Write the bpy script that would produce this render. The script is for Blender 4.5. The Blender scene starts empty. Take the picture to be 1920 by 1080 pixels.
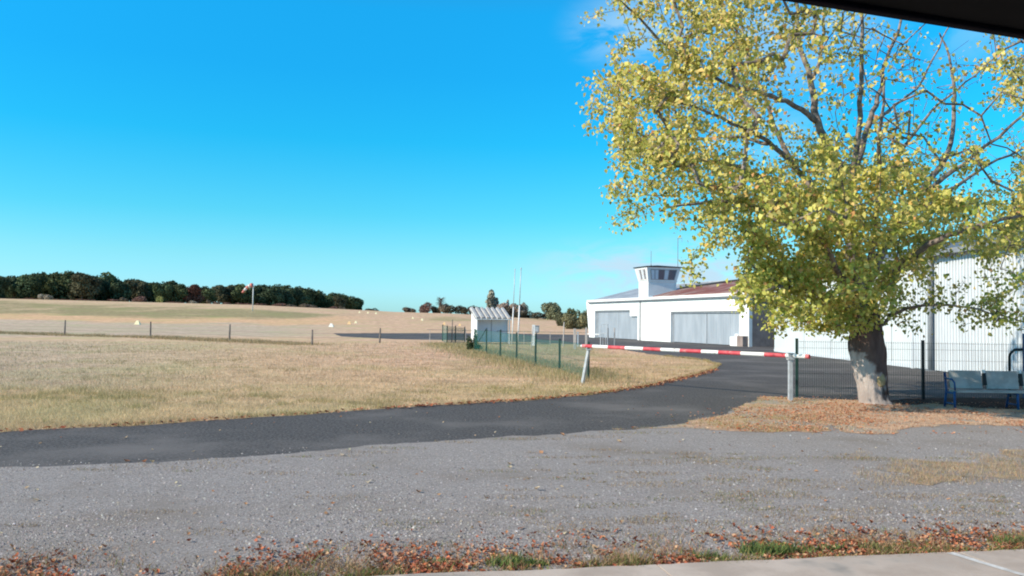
import bpy, bmesh, math, random
import numpy as np
from mathutils import Vector, Matrix, noise as mnoise

S = bpy.context.scene
COL = S.collection
R = math.radians
random.seed(7)
RNG = np.random.default_rng(7)

# ------------------------------------------------------------------ camera
F = 1600.0            # focal length in pixels of the 1920 wide photograph
EYE = Vector((0.0, 0.0, 1.9))
PITCH, ROLL = R(2.15), R(0.7)
cam_d = bpy.data.cameras.new('camera')
cam_d.sensor_width = 36.0
cam_d.lens = 36.0 * F / 1920.0
cam_d.clip_start = 0.05
cam_d.clip_end = 9000.0
cam = bpy.data.objects.new('camera', cam_d)
COL.objects.link(cam)
CM = Matrix.Rotation(R(90) + PITCH, 4, 'X') @ Matrix.Rotation(ROLL, 4, 'Z')
cam.matrix_world = Matrix.Translation(EYE) @ CM
S.camera = cam

# ------------------------------------------------------------------ sky, sun, exposure
SUN_TO = Vector((-0.925, -0.38, 0.0)).normalized() * math.cos(R(32)) + Vector((0, 0, math.sin(R(32))))
w = bpy.data.worlds.new('World')
S.world = w
w.use_nodes = True
nt = w.node_tree
nt.nodes.clear()
N = nt.nodes.new
L = nt.links.new
sky = N('ShaderNodeTexSky')
sky.sky_type = 'NISHITA'
sky.sun_disc = False
sky.sun_elevation = R(32)
sky.sun_rotation = math.atan2(SUN_TO.x, SUN_TO.y)
sky.air_density = 1.0
sky.dust_density = 0.4
sky.ozone_density = 2.0
geo = N('ShaderNodeNewGeometry')
inc = N('ShaderNodeVectorMath'); inc.operation = 'SCALE'; inc.inputs['Scale'].default_value = -1.0
L(geo.outputs['Incoming'], inc.inputs[0])
sep = N('ShaderNodeSeparateXYZ'); L(inc.outputs[0], sep.inputs[0])
ramp = N('ShaderNodeValToRGB')
L(sep.outputs['Z'], ramp.inputs[0])
SKY_RAMP = [(0.03, (0.429, 0.853, 1.225)), (0.071, (0.351, 0.837, 1.012)), (0.119, (0.187, 0.835, 0.977)), (0.202, (0.058, 0.851, 1.08)), (0.276, (0.046, 0.883, 1.205)), (0.341, (0.049, 0.984, 1.32)), (0.5, (0.28, 0.76, 1.0)), (1.0, (0.55, 0.66, 0.76))]
SKY_RAMP = [(p_, tuple(v_ / 1.4 for v_ in c_)) for p_, c_ in SKY_RAMP]
els = ramp.color_ramp.elements
els[0].position = SKY_RAMP[0][0]; els[0].color = (*SKY_RAMP[0][1], 1)
els[1].position = SKY_RAMP[-1][0]; els[1].color = (*SKY_RAMP[-1][1], 1)
for p_, c_ in SKY_RAMP[1:-1]:
    e = els.new(p_); e.color = (*c_, 1)
tint = N('ShaderNodeMix'); tint.data_type = 'RGBA'; tint.blend_type = 'MULTIPLY'; tint.inputs[0].default_value = 1.0
rsc = N('ShaderNodeVectorMath'); rsc.operation = 'SCALE'; rsc.inputs['Scale'].default_value = 1.4
L(ramp.outputs[0], rsc.inputs[0])
L(sky.outputs[0], tint.inputs[6]); L(rsc.outputs[0], tint.inputs[7])
# thin cirrus: noise on the direction, kept to a few wisps
def px_dir(px, py):
    return (CM.to_3x3() @ Vector(((px - 960) / F, -(py - 540) / F, -1))).normalized()
mp = N('ShaderNodeMapping'); mp.inputs['Scale'].default_value = (9, 9, 26); mp.inputs['Rotation'].default_value = (0.0, R(8), 0)
L(inc.outputs[0], mp.inputs[0])
cn = N('ShaderNodeTexNoise'); cn.inputs['Scale'].default_value = 1.6; cn.inputs['Detail'].default_value = 7; cn.inputs['Roughness'].default_value = 0.62
cn.inputs['Distortion'].default_value = 0.5
L(mp.outputs[0], cn.inputs['Vector'])
prev = None
for (px, py, rad, amt) in [(1190, 55, 0.10, 0.6), (1440, 250, 0.10, 0.35), (1310, 515, 0.16, 1.1), (1120, 508, 0.12, 0.75), (1480, 60, 0.15, 0.45), (1850, 60, 0.09, .25)]:
    d = px_dir(px, py)
    dd = N('ShaderNodeVectorMath'); dd.operation = 'SUBTRACT'; dd.inputs[1].default_value = d
    L(inc.outputs[0], dd.inputs[0])
    sc_ = N('ShaderNodeVectorMath'); sc_.operation = 'MULTIPLY'; sc_.inputs[1].default_value = (1, 1, 2.6 if py > 400 else 1.7)
    L(dd.outputs[0], sc_.inputs[0])
    ln = N('ShaderNodeVectorMath'); ln.operation = 'LENGTH'; L(sc_.outputs[0], ln.inputs[0])
    mr = N('ShaderNodeMapRange'); mr.interpolation_type = 'SMOOTHSTEP'
    mr.inputs['From Min'].default_value = 0.0; mr.inputs['From Max'].default_value = rad
    mr.inputs['To Min'].default_value = amt; mr.inputs['To Max'].default_value = 0
    L(ln.outputs['Value'], mr.inputs['Value'])
    if prev is None: prev = mr.outputs[0]
    else:
        ad = N('ShaderNodeMath'); ad.operation = 'ADD'; L(prev, ad.inputs[0]); L(mr.outputs[0], ad.inputs[1]); prev = ad.outputs[0]
cr = N('ShaderNodeMapRange'); cr.interpolation_type = 'SMOOTHSTEP'
cr.inputs['From Min'].default_value = 0.33; cr.inputs['From Max'].default_value = 0.6
L(cn.outputs[0], cr.inputs['Value'])
cm_ = N('ShaderNodeMath'); cm_.operation = 'MULTIPLY'; cm_.use_clamp = True; L(prev, cm_.inputs[0]); L(cr.outputs[0], cm_.inputs[1])
cmix = N('ShaderNodeMix'); cmix.data_type = 'RGBA'
cmix.inputs[7].default_value = (3.0, 4.3, 5.2, 1)
L(cm_.outputs[0], cmix.inputs[0]); L(tint.outputs[2], cmix.inputs[6])
bg = N('ShaderNodeBackground'); bg.inputs['Strength'].default_value = 0.15
L(cmix.outputs[2], bg.inputs['Color'])
wo = N('ShaderNodeOutputWorld'); L(bg.outputs[0], wo.inputs[0])

sun_d = bpy.data.lights.new('sun', 'SUN')
sun_d.energy = 5.0
sun_d.angle = R(0.5)
sun_d.color = (1.0, 0.87, 0.69)
sun = bpy.data.objects.new('sun', sun_d)
COL.objects.link(sun)
sun.rotation_euler = SUN_TO.to_track_quat('Z', 'Y').to_euler()
sun.location = (-30, -10, 30)
S.view_settings.view_transform = 'Standard'
S.view_settings.look = 'None'
S.view_settings.exposure = 0.3
S.view_settings.gamma = 1.0
S.render.engine = 'CYCLES'
S.cycles.max_bounces = 6
S.cycles.transparent_max_bounces = 8
S.cycles.filter_width = 2.0

# ------------------------------------------------------------------ terrain function
AX = np.array([-800, 0, 470, 700, 740, 850, 1050, 1100, 1500, 3000], float)
AH = np.array([8.3, 8.0, 6.7, 5.0, 4.6, 4.2, 2.5, 1.9, 1.6, 1.6])
def h(x, y):
    x = np.asarray(x, float); y = np.asarray(y, float)
    ys = np.maximum(y, 1.0)
    A = np.interp(960 + F * x / ys, AX, AH)
    t = np.clip((y - 125) / 225.0, 0, 1)
    return A * t * t * (3 - 2 * t)
CM3 = CM.to_3x3()
def ray(px, py):
    d = CM3 @ Vector(((px - 960) / F, -(py - 540) / F, -1))
    return d / d.y
def at(px, py):
    """where the line of sight through a pixel meets the ground"""
    d = ray(px, py)
    y = 2.0
    last = y
    while y < 2500:
        p = EYE + d * y
        if p.z <= float(h(p.x, p.y)):
            a, b = last, y
            for _ in range(24):
                m = (a + b) / 2
                q = EYE + d * m
                if q.z <= float(h(q.x, q.y)): b = m
                else: a = m
            q = EYE + d * b
            return Vector((q.x, q.y, float(h(q.x, q.y))))
        last = y
        y *= 1.02
    q = EYE + d * 340
    return Vector((q.x, q.y, float(h(q.x, q.y))))
def pt(px, py, y):
    """point on the line of sight at a distance y"""
    return EYE + ray(px, py) * y
def proj(P):
    """pixels of world points (n,3)"""
    Mi = np.array(CM3.transposed())
    q = (P - np.array(EYE)) @ Mi.T
    return 960 + F * q[:, 0] / -q[:, 2], 540 - F * q[:, 1] / -q[:, 2]

# ------------------------------------------------------------------ mesh helpers
class MB:
    def __init__(s): s.v = []; s.f = []; s.mi = []
    def add(s, vs, fs, m=0):
        o = len(s.v); s.v.extend([tuple(v) for v in vs]); s.f.extend([tuple(i + o for i in f) for f in fs]); s.mi.extend([m] * len(fs))
    def box(s, lo, hi, m=0, M=None):
        x0, y0, z0 = lo; x1, y1, z1 = hi
        vs = [Vector(p) for p in ((x0, y0, z0), (x1, y0, z0), (x1, y1, z0), (x0, y1, z0), (x0, y0, z1), (x1, y0, z1), (x1, y1, z1), (x0, y1, z1))]
        if M is not None: vs = [M @ v for v in vs]
        s.add(vs, [(0, 3, 2, 1), (4, 5, 6, 7), (0, 1, 5, 4), (1, 2, 6, 5), (2, 3, 7, 6), (3, 0, 4, 7)], m)
    def tube(s, pts, rs, n=8, m=0, cap=True):
        pts = [Vector(p) for p in pts]
        if not hasattr(rs, '__len__'): rs = [rs] * len(pts)
        o = len(s.v)
        t0 = (pts[1] - pts[0]).normalized()
        up = Vector((0, 0, 1)) if abs(t0.z) < 0.9 else Vector((1, 0, 0))
        u = t0.cross(up).normalized()
        for i, p in enumerate(pts):
            t = (pts[min(i + 1, len(pts) - 1)] - pts[max(i - 1, 0)]).normalized()
            u = (u - t * u.dot(t)).normalized(); v = t.cross(u)
            for k in range(n):
                a = 2 * math.pi * k / n
                s.v.append(tuple(p + (u * math.cos(a) + v * math.sin(a)) * rs[i]))
        for i in range(len(pts) - 1):
            for k in range(n):
                a = o + i * n + k; b = o + i * n + (k + 1) % n
                s.f.append((a, b, b + n, a + n)); s.mi.append(m)
        if cap:
            s.f.append(tuple(o + k for k in reversed(range(n)))); s.mi.append(m)
            e = o + (len(pts) - 1) * n
            s.f.append(tuple(e + k for k in range(n))); s.mi.append(m)
    def mesh(s, name, mats, smooth=False):
        me = bpy.data.meshes.new(name)
        me.from_pydata(s.v, [], s.f)
        if not isinstance(mats, (list, tuple)): mats = [mats]
        for m in mats: me.materials.append(m)
        if len(mats) > 1: me.polygons.foreach_set('material_index', s.mi)
        if smooth: me.polygons.foreach_set('use_smooth', [True] * len(me.polygons))
        me.update()
        return me
    def build(s, name, mats, parent=None, smooth=False, bevel=0):
        me = s.mesh(name, mats, smooth)
        o = bpy.data.objects.new(name, me); COL.objects.link(o)
        if parent: o.parent = parent
        if bevel:
            b = o.modifiers.new('bevel', 'BEVEL'); b.width = bevel; b.segments = 2; b.limit_method = 'ANGLE'
        return o

def tag(o, label=None, cat=None, group=None, kind=None):
    if label: o['label'] = label
    if cat: o['category'] = cat
    if group: o['group'] = group
    if kind: o['kind'] = kind
    return o
def thing(name, label, cat, loc=(0, 0, 0), rz=0.0, group=None):
    o = bpy.data.objects.new(name, None); COL.objects.link(o)
    o.location = loc; o.rotation_euler = (0, 0, rz); o.empty_display_size = 0.3
    return tag(o, label, cat, group)
def link(name, me, parent=None, loc=None, rz=None):
    o = bpy.data.objects.new(name, me); COL.objects.link(o)
    if parent: o.parent = parent
    if loc is not None: o.location = loc
    if rz is not None: o.rotation_euler = (0, 0, rz)
    return o
def dup(root, loc=None, rz=None, label=None, scale=None):
    r = root.copy(); COL.objects.link(r)
    if loc is not None: r.location = loc
    if rz is not None: r.rotation_euler = (0, 0, rz)
    if label: r['label'] = label
    if scale is not None: r.scale = scale
    for ch in list(root.children):
        c = ch.copy(); COL.objects.link(c); c.parent = r
        for g in list(ch.children):
            d = g.copy(); COL.objects.link(d); d.parent = c
    return r
def fast_mesh(name, V, faces, mat, colors=None, smooth=False):
    """V (n,3), faces (m,k) arrays"""
    me = bpy.data.meshes.new(name)
    n, m, k = len(V), len(faces), faces.shape[1]
    me.vertices.add(n); me.vertices.foreach_set('co', V.astype(np.float32).ravel())
    me.loops.add(m * k); me.loops.foreach_set('vertex_index', faces.astype(np.int32).ravel())
    me.polygons.add(m); me.polygons.foreach_set('loop_start', np.arange(0, m * k, k, dtype=np.int32))
    me.update(calc_edges=True)
    if colors is not None:
        at_ = me.color_attributes.new('tint', 'FLOAT_COLOR', 'POINT')
        c = np.ones((n, 4), np.float32); c[:, :colors.shape[1]] = colors
        at_.data.foreach_set('color', c.ravel())
    if smooth: me.polygons.foreach_set('use_smooth', np.ones(m, bool))
    me.materials.append(mat)
    return me

# ------------------------------------------------------------------ materials
def mat(name, c1, c2=None, scale=5.0, rough=0.8, bump=0.0, bscale=None, metal=0.0, spec=0.3, detail=6, lo=0.35, hi=0.65, attr=None, transl=0.0, coord='Object', stretch=(1, 1, 1), c3=None, s3=0.5, lo3=.5, hi3=.6):
    m = bpy.data.materials.new(name); m.use_nodes = True
    t = m.node_tree; t.nodes.clear()
    N = t.nodes.new; L = t.links.new
    out = N('ShaderNodeOutputMaterial'); b = N('ShaderNodeBsdfPrincipled')
    b.inputs['Roughness'].default_value = rough; b.inputs['Metallic'].default_value = metal
    b.inputs['Specular IOR Level'].default_value = spec
    tc = N('ShaderNodeTexCoord'); mp = N('ShaderNodeMapping'); mp.inputs['Scale'].default_value = stretch
    L(tc.outputs[coord], mp.inputs[0])
    def nz(sc, de=detail, ro=0.6):
        n = N('ShaderNodeTexNoise'); n.inputs['Scale'].default_value = sc; n.inputs['Detail'].default_value = de; n.inputs['Roughness'].default_value = ro
        L(mp.outputs[0], n.inputs['Vector']); return n.outputs[0]
    def mix(f, a, bb, blend='MIX'):
        x = N('ShaderNodeMix'); x.data_type = 'RGBA'; x.blend_type = blend
        if hasattr(f, 'links'): L(f, x.inputs[0])
        else: x.inputs[0].default_value = f
        for v, i in ((a, 6), (bb, 7)):
            if hasattr(v, 'links'): L(v, x.inputs[i])
            else: x.inputs[i].default_value = (*v, 1)
        return x.outputs[2]
    def rng(v, a, bb):
        r = N('ShaderNodeMapRange'); r.interpolation_type = 'SMOOTHSTEP'
        r.inputs['From Min'].default_value = a; r.inputs['From Max'].default_value = bb
        L(v, r.inputs['Value']); return r.outputs[0]
    col = mix(rng(nz(scale), lo, hi), c1, c2) if c2 else None
    if c3: col = mix(rng(nz(s3, 4), lo3, hi3), col if col else c1, c3)
    if attr:
        a = N('ShaderNodeVertexColor'); a.layer_name = attr
        col = mix(1.0, a.outputs[0], col, 'MULTIPLY') if col else a.outputs[0]
    if col: L(col, b.inputs['Base Color'])
    else: b.inputs['Base Color'].default_value = (*c1, 1)
    if bump:
        bn = N('ShaderNodeBump'); bn.inputs['Strength'].default_value = 1.0; bn.inputs['Distance'].default_value = bump
        L(nz(bscale or scale * 4, 5, 0.65), bn.inputs['Height']); L(bn.outputs[0], b.inputs['Normal'])
    sh = b.outputs[0]
    if transl:
        tr = N('ShaderNodeBsdfTranslucent')
        if col: L(col, tr.inputs[0])
        else: tr.inputs[0].default_value = (*c1, 1)
        ms = N('ShaderNodeMixShader'); ms.inputs[0].default_value = transl
        L(sh, ms.inputs[1]); L(tr.outputs[0], ms.inputs[2]); sh = ms.outputs[0]
    L(sh, out.inputs[0])
    return m

M = {}
M['field'] = mat('dry_field', (0.78, 0.76, 0.74), (1.2, 1.2, 1.18), 0.9, 0.95, bump=0.02, bscale=9, attr='tint', spec=0.1, c3=(0.9, 1.0, 0.85), s3=0.12, lo3=.48, hi3=.62)
M['asphalt'] = mat('asphalt', (0.045, 0.044, 0.045), (0.135, 0.128, 0.127), 22, 0.9, bump=0.008, bscale=45, spec=0.15, c3=(0.155, 0.146, 0.143), s3=0.3, lo3=.45, hi3=.7)
M['gravel'] = mat('gravel', (0.225, 0.205, 0.195), (0.375, 0.345, 0.33), 34, 0.9, bump=0.012, bscale=60, spec=0.2, c3=(0.24, 0.21, 0.185), s3=0.45, lo3=.46, hi3=.72)
M['verge'] = mat('leaf_litter_soil', (0.36, 0.25, 0.175), (0.60, 0.40, 0.28), 5, 0.95, bump=0.02, bscale=25, spec=0.1, c3=(0.36, 0.32, 0.27), s3=0.9, lo3=.48, hi3=.6)
M['concrete'] = mat('concrete_slab', (0.40, 0.335, 0.285), (0.52, 0.445, 0.385), 2.2, 0.85, bump=0.003, bscale=60, spec=0.25, c3=(0.28, 0.26, 0.235), s3=1.1, lo3=.55, hi3=.72)
M['tint'] = mat('scatter', (0.9, 0.9, 0.9), (1.1, 1.1, 1.1), 6, 0.85, attr='tint', spec=0.15)
M['blade'] = mat('grass_blade', (0.9, 0.9, 0.9), (1.1, 1.1, 1.1), 6, 0.8, attr='tint', spec=0.15, transl=0.25)
M['leaf'] = mat('tree_leaf', (0.85, 0.85, 0.85), (1.12, 1.12, 1.1), 2.0, 0.5, attr='tint', spec=0.3, transl=0.36)
M['far_leaf'] = mat('far_leaf', (0.75, 0.75, 0.75), (1.2, 1.2, 1.15), 0.5, 0.8, attr='tint', spec=0.1, transl=0.15)
M['bark'] = mat('bark', (0.32, 0.27, 0.25), (0.50, 0.44, 0.41), 4.0, 0.9, bump=0.03, bscale=14, spec=0.1, stretch=(1, 1, 0.35), c3=(0.13, 0.10, 0.09), s3=2.2, lo3=.56, hi3=.66)
M['limb'] = mat('limb_bark', (0.12, 0.10, 0.09), (0.30, 0.25, 0.22), 6.0, 0.9, bump=0.01, bscale=20, spec=0.1)
M['far_bark'] = mat('far_bark', (0.10, 0.08, 0.07), (0.16, 0.13, 0.11), 3.0, 0.9)
M['knot'] = mat('knot_wood', (0.34, 0.26, 0.14), (0.48, 0.38, 0.22), 9.0, 0.9, bump=0.01, bscale=30)
M['white_wall'] = mat('white_render', (0.74, 0.74, 0.74), (0.82, 0.82, 0.81), 1.5, 0.8, bump=0.004, bscale=20, c3=(0.60, 0.57, 0.53), s3=0.5, lo3=.55, hi3=.75)
M['white_sheet'] = mat('white_sheet', (0.58, 0.62, 0.66), (0.64, 0.68, 0.72), 0.8, 0.5, spec=0.4)
M['pale_door'] = mat('pale_door', (0.58, 0.62, 0.64), (0.62, 0.66, 0.68), 0.5, 0.5, spec=0.4)
M['grey_door'] = mat('grey_steel_door', (0.33, 0.37, 0.42), (0.40, 0.44, 0.49), 1.2, 0.5, spec=0.4, stretch=(1, 1, 0.3))
M['grey_roof'] = mat('grey_roof_sheet', (0.27, 0.30, 0.34), (0.36, 0.39, 0.43), 0.7, 0.6)
M['red_roof'] = mat('rusty_roof_sheet', (0.20, 0.07, 0.055), (0.25, 0.12, 0.105), 0.6, 0.8, c3=(0.27, 0.20, 0.185), s3=0.3, lo3=.44, hi3=.6)
M['block'] = mat('block_wall', (0.22, 0.17, 0.155), (0.30, 0.24, 0.22), 1.4, 0.9, bump=0.01, bscale=10)
M['dark'] = mat('dark_trim', (0.025, 0.03, 0.035), rough=0.7)
M['greymetal'] = mat('galvanised_steel', (0.42, 0.44, 0.46), (0.55, 0.57, 0.6), 6, 0.5, metal=0.3, spec=0.4)
M['column'] = mat('grey_column', (0.20, 0.22, 0.25), (0.26, 0.28, 0.31), 3, 0.6)
M['green'] = mat('green_coated_steel', (0.007, 0.033, 0.028), (0.012, 0.046, 0.038), 5, 0.5, spec=0.4)
M['net'] = mat('green_netting', (0.02, 0.13, 0.105), (0.03, 0.17, 0.135), 5, 0.5, spec=0.3)
M['black'] = mat('dark_coated_steel', (0.008, 0.014, 0.016), rough=0.5)
M['red'] = mat('red_paint', (0.52, 0.05, 0.075), (0.60, 0.10, 0.12), 5, 0.6, spec=0.3, c3=(0.55, 0.22, 0.22), s3=3.5, lo3=.54, hi3=.66)
M['white'] = mat('white_paint', (0.74, 0.74, 0.74), (0.82, 0.82, 0.82), 7, 0.5, spec=0.4, c3=(0.48, 0.45, 0.41), s3=7, lo3=.58, hi3=.68)
M['blue'] = mat('blue_paint', (0.01, 0.045, 0.15), (0.02, 0.09, 0.24), 6, 0.5, spec=0.4)
M['bench'] = mat('bench_slab', (0.29, 0.29, 0.27), (0.42, 0.42, 0.40), 3, 0.6, spec=0.35)
M['wood'] = mat('weathered_post', (0.12, 0.105, 0.095), (0.24, 0.21, 0.19), 9, 0.9, bump=0.005, stretch=(1, 1, .3))
M['cpost'] = mat('concrete_post', (0.42, 0.38, 0.36), (0.52, 0.48, 0.45), 7, 0.9)
M['shedwhite'] = mat('shed_white', (0.74, 0.76, 0.78), (0.80, 0.82, 0.83), 2, 0.5)
M['shedblue'] = mat('shed_panel', (0.55, 0.60, 0.68), (0.62, 0.67, 0.73), 1.5, 0.6)
M['shedroof'] = mat('shed_roof', (0.46, 0.45, 0.43), (0.56, 0.55, 0.53), 2, 0.5, metal=0.2)
M['marker'] = mat('marker_paint', (0.82, 0.72, 0.42), (0.86, 0.80, 0.55), 4, 0.6)
M['marker_w'] = mat('marker_white', (0.84, 0.82, 0.7), (0.86, 0.85, 0.78), 4, 0.6)
M['marker_o'] = mat('marker_orange', (0.8, 0.50, 0.25), (0.84, 0.6, 0.32), 4, 0.6)
M['eave'] = mat('dark_eave', (0.008, 0.0075, 0.008), (0.012, 0.011, 0.012), 3, 0.9, spec=0.1)
M['eave_edge'] = mat('dark_eave_edge', (0.012, 0.009, 0.014), rough=0.9, spec=0.1)
M['plaster'] = mat('clubhouse_plaster', (0.35, 0.33, 0.3), (0.42, 0.4, 0.36), 2, 0.9)
M['sock_r'] = mat('sock_red', (0.75, 0.22, 0.18), (0.8, 0.3, 0.25), 3, 0.8, transl=0.2)
M['sock_w'] = mat('sock_white', (0.78, 0.76, 0.74), (0.82, 0.8, 0.78), 3, 0.8, transl=0.2)
M['line'] = mat('worn_white_line', (0.46, 0.45, 0.43), (0.68, 0.68, 0.67), 9, 0.8)
def glass(name, col, rough=0.05):
    m = bpy.data.materials.new(name); m.use_nodes = True
    b = m.node_tree.nodes['Principled BSDF']
    b.inputs['Base Color'].default_value = (*col, 1); b.inputs['Roughness'].default_value = rough
    b.inputs['Specular IOR Level'].default_value = 0.8
    return m
M['pane'] = glass('window_pane', (0.13, 0.14, 0.17), .15)
M['blind'] = mat('white_blind', (0.55, 0.62, 0.7), (0.65, 0.7, 0.76), 2, 0.8)

def bark_two():  # mixes in darkened bark to paint the crown's shade on the upper trunk
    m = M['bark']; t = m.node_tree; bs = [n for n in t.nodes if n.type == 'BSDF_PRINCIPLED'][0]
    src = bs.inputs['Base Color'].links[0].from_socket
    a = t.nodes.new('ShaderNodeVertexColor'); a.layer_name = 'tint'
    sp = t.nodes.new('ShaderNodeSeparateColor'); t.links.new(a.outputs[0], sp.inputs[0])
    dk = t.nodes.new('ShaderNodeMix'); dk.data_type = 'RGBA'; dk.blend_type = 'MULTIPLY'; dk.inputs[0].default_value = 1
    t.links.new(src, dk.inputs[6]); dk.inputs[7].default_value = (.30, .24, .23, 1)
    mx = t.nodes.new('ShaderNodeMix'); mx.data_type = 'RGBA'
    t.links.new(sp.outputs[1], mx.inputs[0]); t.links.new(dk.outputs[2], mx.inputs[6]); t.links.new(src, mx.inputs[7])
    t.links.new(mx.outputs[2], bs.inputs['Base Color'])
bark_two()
# ------------------------------------------------------------------ the ground
def interp_px(x, pts):
    p = np.array(pts, float); return np.interp(x, p[:, 0], p[:, 1])
def field_colour(P, n1, n2):
    """albedo of the dry field: mown runway, taller greener strip, straw near the road"""
    px, py = proj(P)
    py = py + (vnoise(P[:, 0], P[:, 1], 11.0, 61) - .5) * np.clip((700 - py) / 60, 0, 1) * 9
    far = P[:, 1] < 1.0
    straw = np.array([0.57, 0.42, 0.27]); pink = np.array([0.61, 0.395, 0.28]); grey = np.array([0.50, 0.40, 0.31])
    green = np.array([0.33, 0.275, 0.15]); tan = np.array([0.66, 0.42, 0.25]); pale = np.array([0.62, 0.42, 0.285])
    c = np.tile(straw, (len(P), 1))
    def blend(c, k, f): f = np.clip(f, 0, 1)[:, None]; return c * (1 - f) + k * f
    def band(y, a, b, s): return np.clip((y - a) / s + .5, 0, 1) * np.clip((b - y) / s + .5, 0, 1)
    c = blend(c, pink, np.clip((px - 350) / 500, 0, 1) * np.clip((735 - py) / 60, 0, 1) * .8)
    c = blend(c, np.array([0.53, 0.45, 0.27]), np.clip((py - 735) / 35, 0, 1) * n1 * 0.8 * np.clip((900 - px) / 300, 0.3, 1))
    c = blend(c, grey, band(py, 640, 730, 15) * np.clip((500 - px) / 400, 0, 1) * .6)
    # beyond the wooden fence
    top = interp_px(px, [(-600, 560), (0, 562), (470, 574), (700, 585), (1100, 602), (3000, 640)])
    g0 = interp_px(px, [(-600, 562), (0, 565), (400, 578), (640, 588), (700, 592), (3000, 640)])
    g1 = interp_px(px, [(-600, 592), (0, 588), (400, 597), (560, 597), (640, 593), (700, 592), (3000, 640)])
    t1 = interp_px(px, [(-600, 598), (0, 597), (400, 604), (640, 606), (760, 600), (3000, 650)])
    c = blend(c, pale, band(py, -999, 640, 8) * .5)
    c = blend(c, grey, band(py, t1 + 3, 632, 5) * np.clip((700 - px) / 200, 0, 1) * .85)
    c = blend(c, tan, band(py, g1 - 1, t1 + 2, 3) * np.clip((700 - px) / 80, 0, 1) * .8)
    c = blend(c, green, band(py, g0, g1, 4) * np.clip((720 - px) / 120, 0, 1) * np.clip(0.25 + 1.3 * n2, 0, 1))
    c = blend(c, green * 1.1, band(py, 592, 602, 3) * band(px, 790, 1050, 60) * n2 * .8)
    c = blend(c, green * 1.1, band(py, 642, 668, 8) * band(px, 860, 1130, 40) * .55)
    c = blend(c, np.array([0.38, 0.31, 0.14]), band(py, 668, 740, 14) * band(px, 850, 1400, 120) * .55 * n1)
    c[far] = straw
    return c
def vnoise(X, Y, s, seed=0):
    """cheap value noise 0..1"""
    r = np.random.default_rng(seed); T = r.random((257, 257))
    def one(x, y):
        xi = np.floor(x).astype(int); yi = np.floor(y).astype(int); fx = x - xi; fy = y - yi
        fx = fx * fx * (3 - 2 * fx); fy = fy * fy * (3 - 2 * fy)
        a = T[xi % 257, yi % 257]; b = T[(xi + 1) % 257, yi % 257]; c = T[xi % 257, (yi + 1) % 257]; d = T[(xi + 1) % 257, (yi + 1) % 257]
        return (a * (1 - fx) + b * fx) * (1 - fy) + (c * (1 - fx) + d * fx) * fy
    return one(X / s, Y / s) * .55 + one(X / s * 2.3 + 9, Y / s * 2.3) * .3 + one(X / s * 5.1, Y / s * 5.1 + 7) * .15

azs = np.concatenate([np.linspace(-180, -48, 40)[:-1], np.linspace(-48, 48, 520), np.linspace(48, 180, 40)[1:]])
rs = np.concatenate([[0.5, 3, 6], np.geomspace(8, 600, 300), [700, 900, 1300, 2000, 3500, 6000]])
A_, R_ = np.meshgrid(np.radians(azs), rs)
gx = R_ * np.sin(A_); gy = R_ * np.cos(A_)
gx = gx.ravel(); gy = gy.ravel()
gz = h(gx, gy)
GP = np.stack([gx, gy, gz], 1)
n1 = np.clip(vnoise(gx, gy, 3.0, 1) * 2 - .5, 0, 1); n2 = np.clip(vnoise(gx, gy * .35, 9.0, 2) * 2.2 - .6, 0, 1)
na, nr = len(azs), len(rs)
I = np.arange(nr - 1)[:, None] * na + np.arange(na - 1)[None, :]
GF = np.stack([I, I + 1, I + 1 + na, I + na], -1).reshape(-1, 4)[:, ::-1]
gm = fast_mesh('ground', GP, GF, M['field'], field_colour(GP, n1, n2), smooth=True)
tag(link('ground', gm), kind='structure')

def edge(pts, step=0.25, amp=0.06, seed=0, closed=False):
    """densify a polyline of world (x,y) and roughen it"""
    out = []
    n = len(pts)
    for i in range(n if closed else n - 1):
        a = Vector(pts[i][:2]); b = Vector(pts[(i + 1) % n][:2]); d = (b - a)
        k = max(1, int(d.length / step)); nn = Vector((-d.y, d.x)).normalized() if d.length else Vector((0, 0))
        for j in range(k):
            p = a + d * (j / k)
            q = Vector((p.x * 0.9 + seed, p.y * 0.9, 0))
            o = mnoise.noise(q) * amp * 2 + mnoise.noise(q * 4.1) * amp * .8
            out.append(p + nn * o)
    if not closed: out.append(Vector(pts[-1][:2]))
    return [(p.x, p.y) for p in out]
def sheet(name, poly, z, material, kind='structure', parent=None, label=None, thick=0):
    bm = bmesh.new()
    vs = [bm.verts.new((x, y, z)) for x, y in poly]
    f = bm.faces.new(vs)
    if f.normal.z < 0: bmesh.ops.reverse_faces(bm, faces=[f])
    f.normal_update()
    if f.normal.z < 0: f.normal_flip()
    if thick:
        g = bmesh.ops.extrude_face_region(bm, geom=[f])
        for v in g['geom']:
            if isinstance(v, bmesh.types.BMVert): v.co.z += 0
        for v in vs: v.co.z -= thick
    bmesh.ops.triangulate(bm, faces=bm.faces[:])
    bmesh.ops.recalc_face_normals(bm, faces=bm.faces[:]) if thick else None
    me = bpy.data.meshes.new(name); bm.to_mesh(me); bm.free(); me.materials.append(material)
    o = link(name, me, parent)
    return tag(o, label, kind=kind)
def W(*pp): return [tuple(at(*p)[:2]) for p in pp]
def inside(poly, X, Y):
    P = np.array(poly); res = np.zeros(len(X), bool)
    x1, y1 = P[:, 0], P[:, 1]; x2, y2 = np.roll(x1, -1), np.roll(y1, -1)
    for a, b, c, d in zip(x1, y1, x2, y2):
        if b == d: continue
        k = ((b > Y) != (d > Y))
        if not k.any(): continue
        xi = (c - a) * (Y - b) / (d - b) + a
        res ^= k & (X < xi)
    return res

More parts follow.
